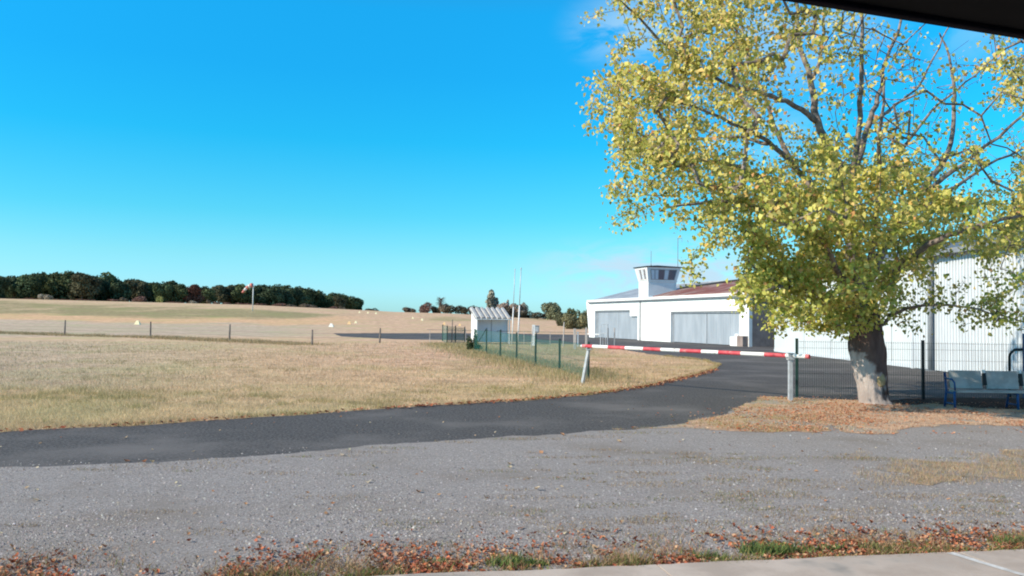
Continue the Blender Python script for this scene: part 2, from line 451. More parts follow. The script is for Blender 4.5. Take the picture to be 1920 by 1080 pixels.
up_edge = W((0, 811), (240, 798), (500, 782), (720, 767), (1000, 750), (1130, 738), (1230, 722), (1300, 706), (1340, 693), (1350, 685), (1325, 676), (1250, 668), (1180, 658), (1120, 648), (1000, 642), (860, 638), (740, 636), (640, 631), (625, 625), (840, 624.5), (1000, 626), (1100, 628))
d0 = Vector(up_edge[0]) - Vector(up_edge[1]); lead = Vector(up_edge[0]) + d0.normalized() * 28
road_poly = edge([tuple(lead)] + up_edge[:9], 0.2, 0.10, 3) + edge(up_edge[8:], 0.6, 0.12, 5) + [(12, 104), (24, 110), (45, 110), (45, 4), (10, 8), (-4, 8.5), (-30, -4)]
sheet('asphalt_road', road_poly, 0.004, M['asphalt'])

low_edge = W((0, 880), (200, 873), (450, 857), (700, 836), (1000, 817), (1240, 802), (1370, 776), (1405, 756), (1440, 746), (1480, 746), (1620, 752), (1780, 757), (1920, 757), (2300, 757))
d1 = Vector(low_edge[0]) - Vector(low_edge[1]); lead1 = Vector(low_edge[0]) + d1.normalized() * 24
gravel_poly = edge([tuple(lead1)] + low_edge, 0.05, 0.12, 11) + [(30, 12), (30, -8), (-28, -8)]
sheet('gravel_yard', gravel_poly, 0.008, M['gravel'])

verge_pts = W((1150, 806), (1240, 801), (1300, 793), (1370, 776), (1400, 757), (1440, 745), (1480, 746), (1620, 752), (1780, 756), (2250, 756), (2250, 806), (1900, 801), (1780, 797), (1700, 802), (1660, 812), (1600, 812), (1560, 800), (1530, 812), (1440, 812), (1360, 806), (1260, 804))
verge_poly = edge(verge_pts, 0.08, 0.16, 21, closed=True)
sheet('grass_verge', verge_poly, 0.012, M['verge'])
patch_pts = W((1640, 880), (1720, 866), (1820, 868), (1920, 850), (2100, 850), (2100, 905), (1920, 902), (1800, 908), (1720, 905), (1700, 890))
patch_poly = edge(patch_pts, 0.05, 0.26, 31, closed=True)
M['patch'] = mat('dirt_patch', (0.24, 0.205, 0.165), (0.42, 0.32, 0.23), 4, 0.95, bump=0.01, bscale=30, spec=0.1, c3=(0.27, 0.25, 0.235), s3=1.6, lo3=.45, hi3=.55)
sheet('grass_patch', patch_poly, 0.012, M['patch'])

M['bench_shade'] = mat('painted_bench_shade', (0.035, 0.022, 0.018), (0.09, 0.05, 0.038), 6, 0.95, bump=0.01, bscale=30, spec=0.1)  # dark sheet that paints the shade under and behind the bench
bench_shade_poly = edge(W((1668, 753), (1720, 747), (1790, 748), (2250, 748), (2250, 768), (1905, 768), (1830, 766), (1790, 762), (1740, 757), (1700, 760)), 0.05, 0.09, 91, closed=True)
sheet('painted_bench_shade', bench_shade_poly, 0.020, M['bench_shade'])

# concrete walkway along the clubhouse
walk_edge = W((800, 1074), (960, 1067), (1300, 1052), (1600, 1040), (1920, 1028))
walk_edge = [(x * 1.85 / 1.9, y * 1.85 / 1.9) for x, y in walk_edge]   # the slab top stands 5 cm above the yard
wd = (Vector(walk_edge[-1]) - Vector(walk_edge[0])).normalized()
wa = Vector(walk_edge[0]) - wd * 14; wb = Vector(walk_edge[-1]) + wd * 9
wn = Vector((wd.y, -wd.x))
strip_edge = edge([tuple(wa)] + walk_edge + [tuple(wb)], 0.08, 0.02, 41)
slab_w = 2.6
walk = tag(link('walkway', None), kind='structure')
Lw = (wb - wa).length
x_ = 0.0; k_ = 0
joint0 = (Vector(W((1770, 1034))[0]) - wa).dot(wd)
starts = [joint0 + i * slab_w for i in range(-9, 6)]
for s0 in starts:
    s1 = s0 + slab_w - 0.012
    if s1 < 0 or s0 > Lw: continue
    fr = [wa + wd * (s0 + (s1 - s0) * t / 26) for t in range(27)]
    fr = [(p.x + wn.x * (0.02 + .035 * mnoise.noise(Vector((p.x * 1.3, p.y, 3))) + 0.02 * mnoise.noise(Vector((p.x * 7, p.y, 3)))),
           p.y + wn.y * (0.02 + .035 * mnoise.noise(Vector((p.x * 1.3, p.y, 3))) + 0.02 * mnoise.noise(Vector((p.x * 7, p.y, 3))))) for p in fr]
    b1 = Vector(fr[-1]) + wn * 7.2; b0 = Vector(fr[0]) + wn * 7.2
    o = sheet('slab', fr + [tuple(b1), tuple(b0)], 0.05, M['concrete'], kind=None, parent=walk, thick=0.09)
# a worn white line painted across the slabs
p0, p1 = [Vector(p) * (1.85 / 1.9) for p in W((1776, 1036), (1870, 1064))]
p0 = p0 + (p1 - p0).normalized() * .02
pd = (p1 - p0).normalized(); pn = Vector((-pd.y, pd.x)) * 0.035
line_poly = edge([tuple(p0 + pn), tuple(p1 + pd * 1.6 + pn * .6)], .06, .012, 51) + edge([tuple(p1 + pd * 1.6 - pn * .6), tuple(p0 - pn)], .06, .012, 57)
sheet('painted_line', line_poly, 0.054, M['line'], kind='structure')

# ------------------------------------------------------------------ grass, weeds, stones, fallen leaves (uncountable)
def ground_px(px, py):
    """vectorised flat-ground hit (z = 0 zone)"""
    Rm = np.array(CM3)
    d = np.stack([(px - 960) / F, -(py - 540) / F, -np.ones_like(px)], 1) @ Rm.T
    t = -EYE.z / d[:, 2]
    return d[:, 0] * t, d[:, 1] * t
def blades(name, X, Y, Hh, col, label, lean=0.5, wmul=1.0, z0=None, material='blade'):
    n = len(X)
    Z = h(X, Y) if z0 is None else np.full(n, z0)
    D = np.maximum(Y, 4)
    wd_ = np.maximum(0.005, D * 0.00042) * wmul * RNG.uniform(.7, 1.4, n)
    a = RNG.uniform(0, 2 * np.pi, n); b = RNG.uniform(0, 2 * np.pi, n)
    le = RNG.uniform(0, 1, n) ** 1 * lean * Hh
    dx, dy = np.cos(a) * wd_ / 2, np.sin(a) * wd_ / 2
    V = np.zeros((n, 3, 3))
    V[:, 0] = np.stack([X - dx, Y - dy, Z], 1); V[:, 1] = np.stack([X + dx, Y + dy, Z], 1)
    V[:, 2] = np.stack([X + np.cos(b) * le, Y + np.sin(b) * le, Z + Hh], 1)
    Fc = np.arange(n * 3).reshape(n, 3)
    C = np.repeat(col, 3, axis=0)
    me = fast_mesh(name, V.reshape(-1, 3), Fc, M[material], C)
    return tag(link(name, me), label, 'grass' if label else None, kind='stuff')
def pick(pal, n, k=None, jit=.12):
    pal = np.array(pal); i = RNG.choice(len(pal), n, p=k)
    return pal[i] * RNG.uniform(1 - jit, 1 + jit, (n, 1)) * RNG.uniform(.95, 1.05, (n, 3))

# field grass: denser on the near bank
n = 300000
px = RNG.uniform(-80, 1420, n); py = 640 + (820 - 640) * RNG.uniform(0, 1, n) ** 0.9
X, Y = ground_px(px, py)
k = ~inside(road_poly, X, Y) & (Y < 70) & (X > -60)
k &= ~inside(gravel_poly, X, Y)
X, Y = X[k], Y[k]
P3 = np.stack([X, Y, 0 * X], 1)
m1 = np.clip(vnoise(X, Y, 3.0, 1) * 2 - .5, 0, 1); m2 = np.clip(vnoise(X, Y * .35, 9.0, 2) * 2.2 - .6, 0, 1)
base = field_colour(P3, m1, m2) * .93
base *= (.80 + .42 * vnoise(X, Y, 1.7, 81))[:, None]
clump = vnoise(X, Y, 0.7, 5)
cc = base * RNG.uniform(.75, 1.4, (len(X), 1)) * (0.84 + .42 * clump[:, None])
gr = RNG.random(len(X)) < 0.10 + .25 * m1 * (Y < 26)
cc[gr] = cc[gr] * .45 + np.array([0.42, 0.38, 0.19]) * .55
Hh = (0.025 + 0.05 * RNG.random(len(X)) * (0.4 + clump)) * np.where(m2 > .6, 1.25, 1)
tuftm = vnoise(X, Y, .55, 83) * .6 + vnoise(X, Y, 4.0, 84) * .4
tk = tuftm > .60
cc[tk] *= np.array([.72, .78, .66]); Hh[tk] *= 1.7
blades('field_grass', X, Y, Hh, cc, 'short dry straw coloured grass over the airfield', lean=1.0)
# ragged taller grass: along the road edge, the wooden fence and round the green fence
def along(pts, n, sd):
    P = np.array(pts, float); seg = np.linalg.norm(np.diff(P, axis=0), axis=1); cum = np.concatenate([[0], np.cumsum(seg)])
    t = RNG.uniform(0, cum[-1], n); i = np.clip(np.searchsorted(cum, t) - 1, 0, len(seg) - 1); f = (t - cum[i]) / seg[i]
    q = P[i] + (P[i + 1] - P[i]) * f[:, None]
    return q[:, 0] + RNG.normal(0, sd, n), q[:, 1] + RNG.normal(0, sd, n)
fence_px = [(-260, 618), (-60, 622), (121, 629), (282, 633), (430, 640), (585, 647), (712, 643)]
fw = [tuple(at(*p)[:2]) for p in fence_px]
X, Y = along(fw[:6], 26000, 0.9)
pt_ = pick([(.30, .24, .13), (.46, .34, .2), (.22, .19, .09), (.55, .42, .27)], len(X))
hh = 0.08 + 0.28 * RNG.random(len(X)) * np.clip(vnoise(X, Y, 2.5, 8) * 2 - .4, .1, 1)
blades('fence_line_grass', X, Y, hh, pt_, 'ragged brownish grass left unmown along the wooden post fence', lean=.5)
X, Y = along(up_edge[:12], 14000, 0.10)
k = ~inside(road_poly, X, Y - .05)
X, Y = X[k], Y[k]
blades('road_edge_grass', X, Y, 0.04 + .09 * RNG.random(len(X)), pick([(.42, .31, .16), (.5, .38, .22), (.3, .26, .12)], len(X)), 'dry grass fringe on the far edge of the asphalt road', lean=.8)
cf = W((838, 645), (890, 657), (938, 671), (1004, 686), (1049, 692), (1103, 715), (1125, 722))
X, Y = along(cf, 24000, 1.0)
hh = 0.06 + 0.30 * RNG.random(len(X)) * np.clip(vnoise(X, Y, 1.5, 9) * 2 - .5, .05, 1)
k = ~inside(road_poly, X, Y); X, Y, hh = X[k], Y[k], hh[k]
blades('tall_fence_grass', X, Y, hh, pick([(.34, .30, .15), (.46, .36, .2), (.56, .42, .27), (.22, .22, .10)], len(X)), 'longer green and straw grass along the green mesh fence', lean=.5)

# verge under the tree
n = 120000
px = RNG.uniform(1140, 2200, n); py = RNG.uniform(742, 815, n)
X, Y = ground_px(px, py)
k = inside(verge_poly, X, Y); X, Y, pxk, pyk = X[k], Y[k], px[k], py[k]
gl = np.clip((1640 - pxk) / 350, 0, 1) * vnoise(X, Y, 0.8, 12)
dens = np.clip(vnoise(X, Y, 0.5, 14) * 2.4 - .75, 0.04, .8)
k = (RNG.random(len(X)) < dens) & ~(inside(bench_shade_poly, X, Y) & (RNG.random(len(X)) < .85))
X, Y, gl = X[k], Y[k], gl[k]
c = pick([(.64, .46, .31), (.70, .52, .37), (.54, .38, .26), (.60, .36, .25)], len(X))
g = RNG.random(len(X)) < gl * 1.7
c[g] = pick([(.28, .27, .09), (.38, .33, .13)], g.sum())
blades('verge_grass', X, Y, 0.015 + .06 * RNG.random(len(X)), c, 'dry sparse grass on the verge round the tree foot', lean=1.1)
n = 20000
px = RNG.uniform(1600, 2150, n); py = RNG.uniform(846, 912, n)
X, Y = ground_px(px, py); k = inside(patch_poly, X, Y) | ((vnoise(X, Y, .5, 66) > .6) & (RNG.random(n) < .5)); X, Y = X[k], Y[k]
blades('patch_grass', X, Y, 0.02 + .06 * RNG.random(len(X)), pick([(.46, .33, .21), (.28, .25, .11), (.44, .26, .17), (.55, .42, .28)], len(X)), 'low dry grass patch in the gravel at the right', lean=1.1)

# weeds along the concrete edge
def strip_pts(n, w0, w1, a=None, b=None):
    t = RNG.uniform(0 if a is None else a, Lw if b is None else b, n)
    u = -RNG.uniform(w0, w1, n)
    return wa.x + wd.x * t + wn.x * u, wa.y + wd.y * t + wn.y * u, t, -u
X, Y, t_, u_ = strip_pts(420000, -0.03, 1.4)
cl = vnoise(X, Y, 0.45, 21)
cl2 = vnoise(X, Y, 1.3, 71)
prob = np.clip(cl * 3.2 - 1.2, 0.03, 1) * np.clip(cl2 * 2.6 - .6, .1, 1) * np.exp(-(np.maximum(u_, 0) / 0.62) ** 1.6)
k = RNG.random(len(X)) < prob
X, Y, u_, cl = X[k], Y[k], u_[k], cl[k]
gq = RNG.random(len(X)) < np.where(u_ < .16, .6, .16)
c = pick([(.46, .31, .19), (.55, .40, .25), (.33, .21, .14), (.42, .22, .14)], len(X)); c *= .92; c[gq] = pick([(.11, .15, .045), (.18, .22, .06), (.26, .28, .09)], gq.sum())
blades('edge_weeds', X, Y, (0.015 + .075 * RNG.random(len(X)) ** 1.5 * cl * 1.7) * np.clip(1.15 - u_ / 1.4, .3, 1), c, 'green and brown weeds along the edge of the concrete walkway', lean=2.2, wmul=1.5, z0=0.01)
rx, ry_, rh, rc = [], [], [], []
for (qx, qy, qn, qr) in [(1440, 1040, 420, .16), (1330, 1050, 160, .10), (960, 1062, 260, .13), (1000, 1061, 120, .08), (1640, 1032, 160, .10), (1560, 1034, 140, .09), (1900, 1022, 220, .13), (1700, 1030, 120, .08), (1500, 1038, 130, .1), (815, 1058, 90, .07)]:
    c0 = at(qx, qy); a = RNG.uniform(0, 6.28, qn); r_ = qr * np.sqrt(RNG.random(qn))
    rx.append(c0.x + np.cos(a) * r_ * 1.5); ry_.append(c0.y + np.sin(a) * r_ * .7); rh.append(RNG.uniform(.03, .10, qn) * qr / .13)
X, Y, hh = np.concatenate(rx), np.concatenate(ry_), np.concatenate(rh)
blades('green_tufts', X, Y, hh, pick([(.10, .17, .05), (.17, .24, .07), (.25, .30, .10), (.07, .12, .05)], len(X)), 'fresh green weed tufts sprouting at the concrete edge', lean=1.3, wmul=2.2, z0=0.01)
# little moss and weed tufts dotted through the gravel
tx, ty, tc_ = [], [], []
spots = [(430, 866, .35), (330, 876, .45), (175, 882, .15), (560, 858, .12), (650, 856, .2), (745, 842, .25), (700, 850, .2), (1120, 820, .3), (1200, 812, .4), (1010, 824, .25), (1180, 870, .35), (1290, 868, .3), (1250, 910, .3), (1090, 978, .3), (1330, 905, .3), (1400, 900, .3), (1420, 925, .25), (1470, 915, .35), (1600, 915, .3), (1550, 905, .3), (1700, 930, .25), (1760, 935, .4), (1140, 845, .2), (860, 830, .2), (960, 825, .2), (1320, 862, .35), (1640, 862, .3), (1590, 860, .35), (1800, 955, .3), (1850, 965, .35), (1560, 960, .3), (1100, 1003, .3), (1230, 1000, .3), (1300, 985, .3), (1500, 975, .3)]
for k_ in range(110):
    q = random.random()
    spots.append((random.uniform(950, 1920) if q < .85 else random.uniform(0, 950), random.uniform(850, 1010), random.uniform(.05, .22)))
for sx, sy, sr in spots:
    c0 = at(sx, sy); m_ = int(520 * sr)
    a = RNG.uniform(0, 2 * np.pi, m_); r_ = sr * np.sqrt(RNG.random(m_))
    tx.append(c0.x + np.cos(a) * r_ * 1.9); ty.append(c0.y + np.sin(a) * r_ * .6)
    tc_.append(pick([(.17, .20, .06), (.30, .26, .12), (.34, .22, .13)] if random.random() < .45 else [(.35, .25, .15), (.26, .17, .10), (.42, .33, .2)], m_))
X, Y, C = np.concatenate(tx), np.concatenate(ty), np.concatenate(tc_)
blades('gravel_weeds', X, Y, 0.008 + .028 * RNG.random(len(X)), C, 'tiny weed tufts scattered through the gravel', lean=1.6, wmul=1.3, z0=0.008)

def pebbles(name, X, Y, r, col, label, z=0.008):
    n = len(X); a = RNG.uniform(0, 2 * np.pi, n)
    V = np.zeros((n, 5, 3))
    for i in range(4):
        aa = a + i * np.pi / 2; rr = r * RNG.uniform(.7, 1.3, n)
        V[:, i] = np.stack([X + np.cos(aa) * rr, Y + np.sin(aa) * rr, np.full(n, z - .002)], 1)
    V[:, 4] = np.stack([X + RNG.normal(0, .25, n) * r, Y + RNG.normal(0, .25, n) * r, z + r * RNG.uniform(.4, 1.0, n)], 1)
    o = np.arange(n)[:, None] * 5
    Fc = np.concatenate([o + np.array([[i, (i + 1) % 4, 4]]) for i in range(4)], 0)
    me = fast_mesh(name, V.reshape(-1, 3), Fc, M['tint'], np.repeat(col, 5, axis=0))
    return tag(link(name, me), label, 'gravel', kind='stuff')
n = 70000
px = RNG.uniform(-60, 1980, n); py = 815 + 285 * RNG.uniform(0, 1, n) ** 0.8
X, Y = ground_px(px, py)
nearr = np.min([np.hypot(X - p[0], (Y - p[1])) for p in gravel_poly[::12] if p[1] > 5 and abs(p[0]) < 14], axis=0) < .45
k = (inside(gravel_poly, X, Y) | (nearr & (RNG.random(n) < .35))) & ~((inside(verge_poly, X, Y) | inside(patch_poly, X, Y)) & (RNG.random(n) < .6))
off = (X - wa.x) * wn.x + (Y - wa.y) * wn.y
k &= off < -0.03
pz = vnoise(X, Y, 1.3, 33)
k &= RNG.random(n) < np.clip(pz * 2.2 - .4, .12, 1)
X, Y = X[k], Y[k]
r_ = RNG.uniform(0.004, 0.012, len(X)) * RNG.choice([1, 1, 1, 1.6], len(X))
pebbles('gravel_stones', X, Y, r_, pick([(.30, .28, .275), (.39, .375, .37), (.20, .19, .19), (.54, .52, .515), (.35, .31, .27)], len(X), [.34, .28, .24, .04, .10]), 'loose grey stones on the yard')

def litter(name, X, Y, size, col, label, z=0.012, Z=None, lift=.5):
    """fallen leaves: small curled kites lying on the ground"""
    n = len(X); a = RNG.uniform(0, 2 * np.pi, n); s = size
    Z = np.full(n, z) if Z is None else Z
    V = np.zeros((n, 6, 3))
    shp = [(-.5, 0), (0, .38), (.15, .0), (0, -.38), (.62, 0.05), (.1, 0)]
    hs = RNG.uniform(0, lift, (n, 5)) * s[:, None]
    for i, (u, v) in enumerate(shp[:5]):
        x = u * np.cos(a) - v * np.sin(a); y = u * np.sin(a) + v * np.cos(a)
        V[:, i] = np.stack([X + x * s, Y + y * s, Z + hs[:, i] * (.15 if i == 2 else 1)], 1)
    V = V[:, :5]
    o = np.arange(n)[:, None] * 5
    Fc = np.concatenate([o + np.array([[0, 2, 1]]), o + np.array([[0, 3, 2]]), o + np.array([[1, 2, 4]]), o + np.array([[2, 3, 4]])], 0)
    me = fast_mesh(name, V.reshape(-1, 3), Fc, M['blade'], np.repeat(col, 5, axis=0))
    return tag(link(name, me), label, 'leaves', kind='stuff')
orange = [(.55, .19, .10), (.42, .13, .07), (.60, .30, .17), (.30, .11, .07), (.62, .40, .25), (.24, .12, .08)]
X, Y, t_, u_ = strip_pts(120000, 0.0, 1.5)
cl = vnoise(X, Y, 0.6, 44)
k = RNG.random(len(X)) < np.clip(cl * 4.0 - 1.45, 0.012, 1) * np.exp(-(u_ / .52) ** 1.6) * .85
X, Y = X[k], Y[k]
litter('edge_fallen_leaves', X, Y, RNG.uniform(.016, .046, len(X)), pick(orange, len(X)), 'rusty fallen leaves heaped against the concrete walkway', z=.015, lift=.8)
n = 34000
px = RNG.uniform(1180, 2200, n); py = RNG.uniform(744, 816, n)
X, Y = ground_px(px, py); k = (inside(verge_poly, X, Y) | (RNG.random(n) < .12)) & ~(inside(bench_shade_poly, X, Y) & (RNG.random(n) < .8)) & (RNG.random(n) < np.clip(vnoise(X, Y, 1.1, 51) * 2.6 - 1.0, .08, .7) * np.clip((px - 1250) / 250, .15, 1))
X, Y = X[k], Y[k]
litter('verge_fallen_leaves', X, Y, RNG.uniform(.025, .06, len(X)), pick([(.66, .34, .20), (.62, .25, .13), (.66, .44, .29), (.50, .20, .11)], len(X)), 'orange brown fallen leaves carpeting the verge under the tree', z=.016, lift=.5)
X, Y = along(up_edge[3:9], 900, .12)
X2, Y2 = along(up_edge[0:4], 90, .1); X = np.append(X, X2); Y = np.append(Y, Y2)
litter('roadside_fallen_leaves', X, Y, RNG.uniform(.05, .11, len(X)), pick(orange, len(X)), 'line of reddish fallen leaves caught on the far road edge', z=.02)
n = 420
px = RNG.uniform(-20, 1940, n); py = RNG.uniform(745, 1010, n)
X, Y = ground_px(px, py)
k = (inside(gravel_poly, X, Y) | inside(road_poly, X, Y)) & (RNG.random(n) < np.clip(.25 + px / 1900, 0, 1)); X, Y = X[k], Y[k]
sp = W((785, 925), (238, 867), (270, 869), (285, 870), (235, 823), (642, 856), (1015, 851), (955, 873), (1007, 921), (1055, 817), (1160, 829), (1165, 831), (65, 941), (700, 878), (955, 880), (690, 907), (1258, 783))
X = np.concatenate([X, [p[0] for p in sp]]); Y = np.concatenate([Y, [p[1] for p in sp]])
sz = RNG.uniform(.02, .055, len(X)); sz[-len(sp):] = .085
litter('scattered_leaves', X, Y, sz, pick([(.55, .3, .16), (.6, .45, .28), (.42, .2, .1), (.7, .6, .42)], len(X)), 'odd dry leaves scattered over gravel and asphalt', z=.012)

# ------------------------------------------------------------------ clubhouse eave above the camera
e_ = Vector((0.69, 0.22)).normalized(); en = Vector((-e_.y, e_.x))
P0 = Vector((pt(1440, -1, 1.9).x, pt(1440, -1, 1.9).y)); zE = pt(1440, -1, 1.9).z
P1r = ray(1920, 76); tE = (zE - EYE.z) / P1r.z; P1 = Vector((P1r.x * tE, tE))
e_ = (P1 - P0).normalized(); en = Vector((-e_.y, e_.x)); dE = P0.dot(en)
club = thing('clubhouse', 'dark building eave cutting diagonally across the top right corner', 'building', (0, 0, 0), math.atan2(e_.y, e_.x))
b = MB(); b.box((-9, -0.35, zE + 0.012), (9, dE - 0.032, zE + 0.16)); b.build('soffit', M['eave'], club)
b = MB(); b.box((-9, dE - 0.03, zE), (9, dE, zE + 0.24)); b.build('fascia', M['eave_edge'], club, bevel=.006)
b = MB(); b.box((-9, -0.60, 0.0), (9, -0.36, zE + 0.1)); b.build('wall', M['plaster'], club)

# ------------------------------------------------------------------ corrugated sheet builder
def corrugated(x0, x1, z0, z1, pitch=0.2, depth=0.03, top=0.45, fn=None):
    """sheet in local XZ, ribs vertical, standing proud along +Y; fn maps (x, y, z) to a place"""
    mb = MB(); n = max(1, int(round((x1 - x0) / pitch))); p = (x1 - x0) / n
    prof = []
    for i in range(n):
        a = x0 + i * p
        prof += [(a, 0), (a + p * (.5 - top / 2) - p * .03, 0), (a + p * (.5 - top / 2), depth), (a + p * (.5 + top / 2), depth), (a + p * (.5 + top / 2) + p * .03, 0)]
    prof.append((x1, 0))
    fn = fn or (lambda x, y, z: (x, y, z))
    vs = [fn(x, y, z0) for x, y in prof] + [fn(x, y, z1) for x, y in prof]
    k = len(prof)
    mb.add(vs, [(i + 1, i, k + i, k + i + 1) for i in range(k - 1)])
    return mb

# ------------------------------------------------------------------ low hangar with the rusty roof
HC = Vector((18.9, 68.0, 0)); hu = Vector((-0.293, 0.956, 0)).normalized()
HL = 33.2; HW = 13.0; WT = 4.12; RZ = 5.95
hrz = math.atan2(hu.y, hu.x)
def hs(px):
    k = (px - 960) / F; return (HC.x - HC.y * k) / (-hu.x + hu.y * k)
hg = thing('low_hangar', 'long low white hangar with two grey sliding doorways and a grey and red roof', 'hangar', HC, hrz)
dr0, dr1 = hs(1387), hs(1258); dl0, dl1 = hs(1196), hs(1116)
b = MB()
for x0, x1, z0, z1 in [(0, dr0, 0, WT), (dr0, dr1, 2.87, WT), (dr1, dl0, 0, WT), (dl0, dl1, 3.1, WT), (dl1, HL, 0, WT)]:
    b.box((x0, -0.3, z0), (x1, 0, z1))
b.box((dr0, -0.28, 0), (dr0 + 1.25, .12, 0.75)); b.box((dr0, -0.28, .75), (dr0 + .5, .118, 1.0))
b.box((dl0, -0.28, 2.45), (dl0 + 1.9, -.01, 3.1))
b.build('front_wall', M['white_wall'], hg)
b = MB(); b.box((-0.18, -.1, WT - .04), (HL + 0.35, 0.32, WT + 0.22)); b.build('fascia', M['white'], hg)
b = MB(); b.box((-0.15, 0.0, WT - .15), (HL + .3, 0.22, WT - .045)); b.build('gutter', M['column'], hg)
b = MB(); b.box((hs(1202), 0.002, 0), (hs(1202) + .12, 0.1, WT - .16)); b.build('downpipe', M['column'], hg)
b = MB(); b.box((0.1, .004, 0), (0.95, .5, .85)); b.build('meter_box', M['block'], hg)
# tapering buttress on the far corner
b = MB(); b.add([(HL, 0, 0), (HL + .25, 0, 0), (HL + 1.25, 0, WT), (HL, 0, WT), (HL, -.3, 0), (HL + .25, -.3, 0), (HL + 1.25, -.3, WT), (HL, -.3, WT)], [(0, 3, 2, 1), (4, 5, 6, 7), (1, 2, 6, 5), (2, 3, 7, 6), (0, 1, 5, 4)])
b.build('buttress', M['white_wall'], hg)
for x0, x1, z1 in [(dr0, hs(1322) - .04, 2.87), (hs(1322) + .04, dr1 - .25, 2.87), (dl0, hs(1157), 3.1), (hs(1157) + .03, dl1 - .5, 3.1)]:
    corrugated(x0, x1, 0.05, z1 - .01, .27, .035, fn=lambda x, y, z: (x, y - 0.24, z)).build('door_leaf', M['grey_door'], hg)
for lo_, hi_ in [((dr1 - .25, -.27, 0), (dr1, -.22, 2.87)), ((hs(1322) - .04, -.26, 0), (hs(1322) + .04, -.2, 2.87)), ((dl1 - .5, -.27, 0), (dl1, -.22, 3.1))]:
    b = MB(); b.box(lo_, hi_); b.build('door_jamb', M['column'], hg)
for lo_, hi_ in [((dr0, -.19, 2.72), (dr1, -.1, 2.86)), ((dl0, -.19, 2.95), (dl1, -.1, 3.09))]:
    b = MB(); b.box(lo_, hi_); b.build('door_rail', M['column'], hg)
# gable ends and back
b = MB()
b.add([(0.0, -.301, 0), (0, -HW, 0), (0, -HW, WT), (0, -HW / 2, RZ - .06), (0, -.301, WT)], [(0, 1, 2, 3, 4)])
b.add([(HL, -.301, 0), (HL, -HW, 0), (HL, -HW, WT), (HL, -HW / 2, RZ - .06), (HL, -.301, WT)], [(4, 3, 2, 1, 0)])
b.add([(0, -HW, 0), (HL, -HW, 0), (HL, -HW, WT), (0, -HW, WT)], [(0, 1, 2, 3)])
b.build('block_wall', M['block'], hg)
b = MB(); b.box((-.14, -3.3, 0), (-.004, -2.3, 3.0)); b.build('side_door', M['dark'], hg)
def slope(t): return -t * HW / 2, WT + .16 + t * (RZ - WT - .16)   # t 0 eave .. 1 ridge
def roofpoly(pts, dz):
    vs = [(x, slope(t)[0], slope(t)[1] + dz) for x, t in pts]
    k = len(vs)
    lo = [(x, y, z - .09) for x, y, z in vs]
    bb = MB(); bb.add(vs + lo, [tuple(range(k)), tuple(reversed(range(k, 2 * k)))] + [(i, (i + 1) % k, k + (i + 1) % k, k + i) for i in range(k)])
    return bb
# grey sheets
n_ = 14
for i in range(n_):
    x0 = -.2 + (HL + .4) * i / n_; x1 = -.2 + (HL + .4) * (i + 1) / n_ - .03
    roofpoly([(x0, -0.02), (x1, -0.02), (x1, 1.0), (x0, 1.0)], 0 + .012 * (i % 2)).build('roof_sheet', M['grey_roof'], hg)
b = MB(); b.add([(-.2, -HW / 2, RZ + .03), (HL + .2, -HW / 2, RZ + .03), (HL + .2, -HW, WT + .1), (-.2, -HW, WT + .1)], [(0, 1, 2, 3)]); b.build('rear_roof', M['grey_roof'], hg)
b = MB(); b.tube([(-.2, -HW / 2, RZ + .03), (HL + .2, -HW / 2, RZ + .03)], .1, 6); b.build('ridge_cap', M['grey_roof'], hg)
# the raised red sheets right of the tower, their cut edge rising to the ridge
xa = hs(1224)
n_ = 9
def tt(x): return min(.93, 0.46 + (xa - x) * 0.052)
for i in range(n_):
    x0 = -.25 + (xa + .25) * i / n_; x1 = -.25 + (xa + .25) * (i + 1) / n_ - .02
    roofpoly([(x0, 0.0), (x1, 0.0), (x1, tt(x1)), (x0, tt(x0))], .15 + .01 * (i % 2)).build('rusty_roof_sheet', M['red_roof'], hg)
xs = [xa, xa - 6, xa - 9.5, 2, -.2]
b = MB()
b.tube([(x, slope(tt(x) + .01)[0], slope(tt(x) + .01)[1] + .20) for x in xs], [.16, .13, .07, .05, .05], 6); b.build('roof_flashing', M['dark'], hg)

# ------------------------------------------------------------------ control tower on the hangar front
tw = thing('control_tower', 'small square white control cabin flaring out at the windows, rising from the low hangar roof', 'control tower', HC + Vector((0, 0, 0)), hrz)
T0, T1 = hs(1221.5), hs(1203.5); TB = -2.75; Z0, Z1, Z2 = WT + .22, 5.92, 7.32; FL = .33
b = MB(); b.box((T0, TB, Z0 - .2), (T1, 0.335, Z1)); b.build('shaft', M['white_wall'], tw)
def ring(z, o): return [(T0 - o, .335 + o, z), (T1 + o, .335 + o, z), (T1 + o, TB - o, z), (T0 - o, TB - o, z)]
v = ring(Z1, .02) + ring(Z2, FL)
b = MB(); b.add(v, [(0, 1, 5, 4), (1, 2, 6, 5), (2, 3, 7, 6), (3, 0, 4, 7), (3, 2, 1, 0), (4, 5, 6, 7)]); b.build('cabin', M['white_wall'], tw)
def face(side, u, t, o):
    a, c, d, e = (v[0], v[1], v[4], v[5]) if side == 'front' else (v[0], v[3], v[4], v[7])
    lo = Vector(a).lerp(Vector(c), u); hi = Vector(d).lerp(Vector(e), u)
    nn = Vector((0, 1, -.2)) if side == 'front' else Vector((-1, 0, -.2))
    return lo.lerp(hi, t) + nn.normalized() * o
def panel(side, u0, u1, t0, t1, o, th=.04):
    bb = MB(); q = [(u0, t0), (u1, t0), (u1, t1), (u0, t1)]
    A = [face(side, u, t, o) for u, t in q]; B = [face(side, u, t, o - th) for u, t in q]
    fs = [(0, 1, 2, 3), (7, 6, 5, 4), (0, 4, 5, 1), (1, 5, 6, 2), (2, 6, 7, 3), (3, 7, 4, 0)]
    if side == 'front': fs = [tuple(reversed(f)) for f in fs]
    bb.add(A + B, fs); return bb
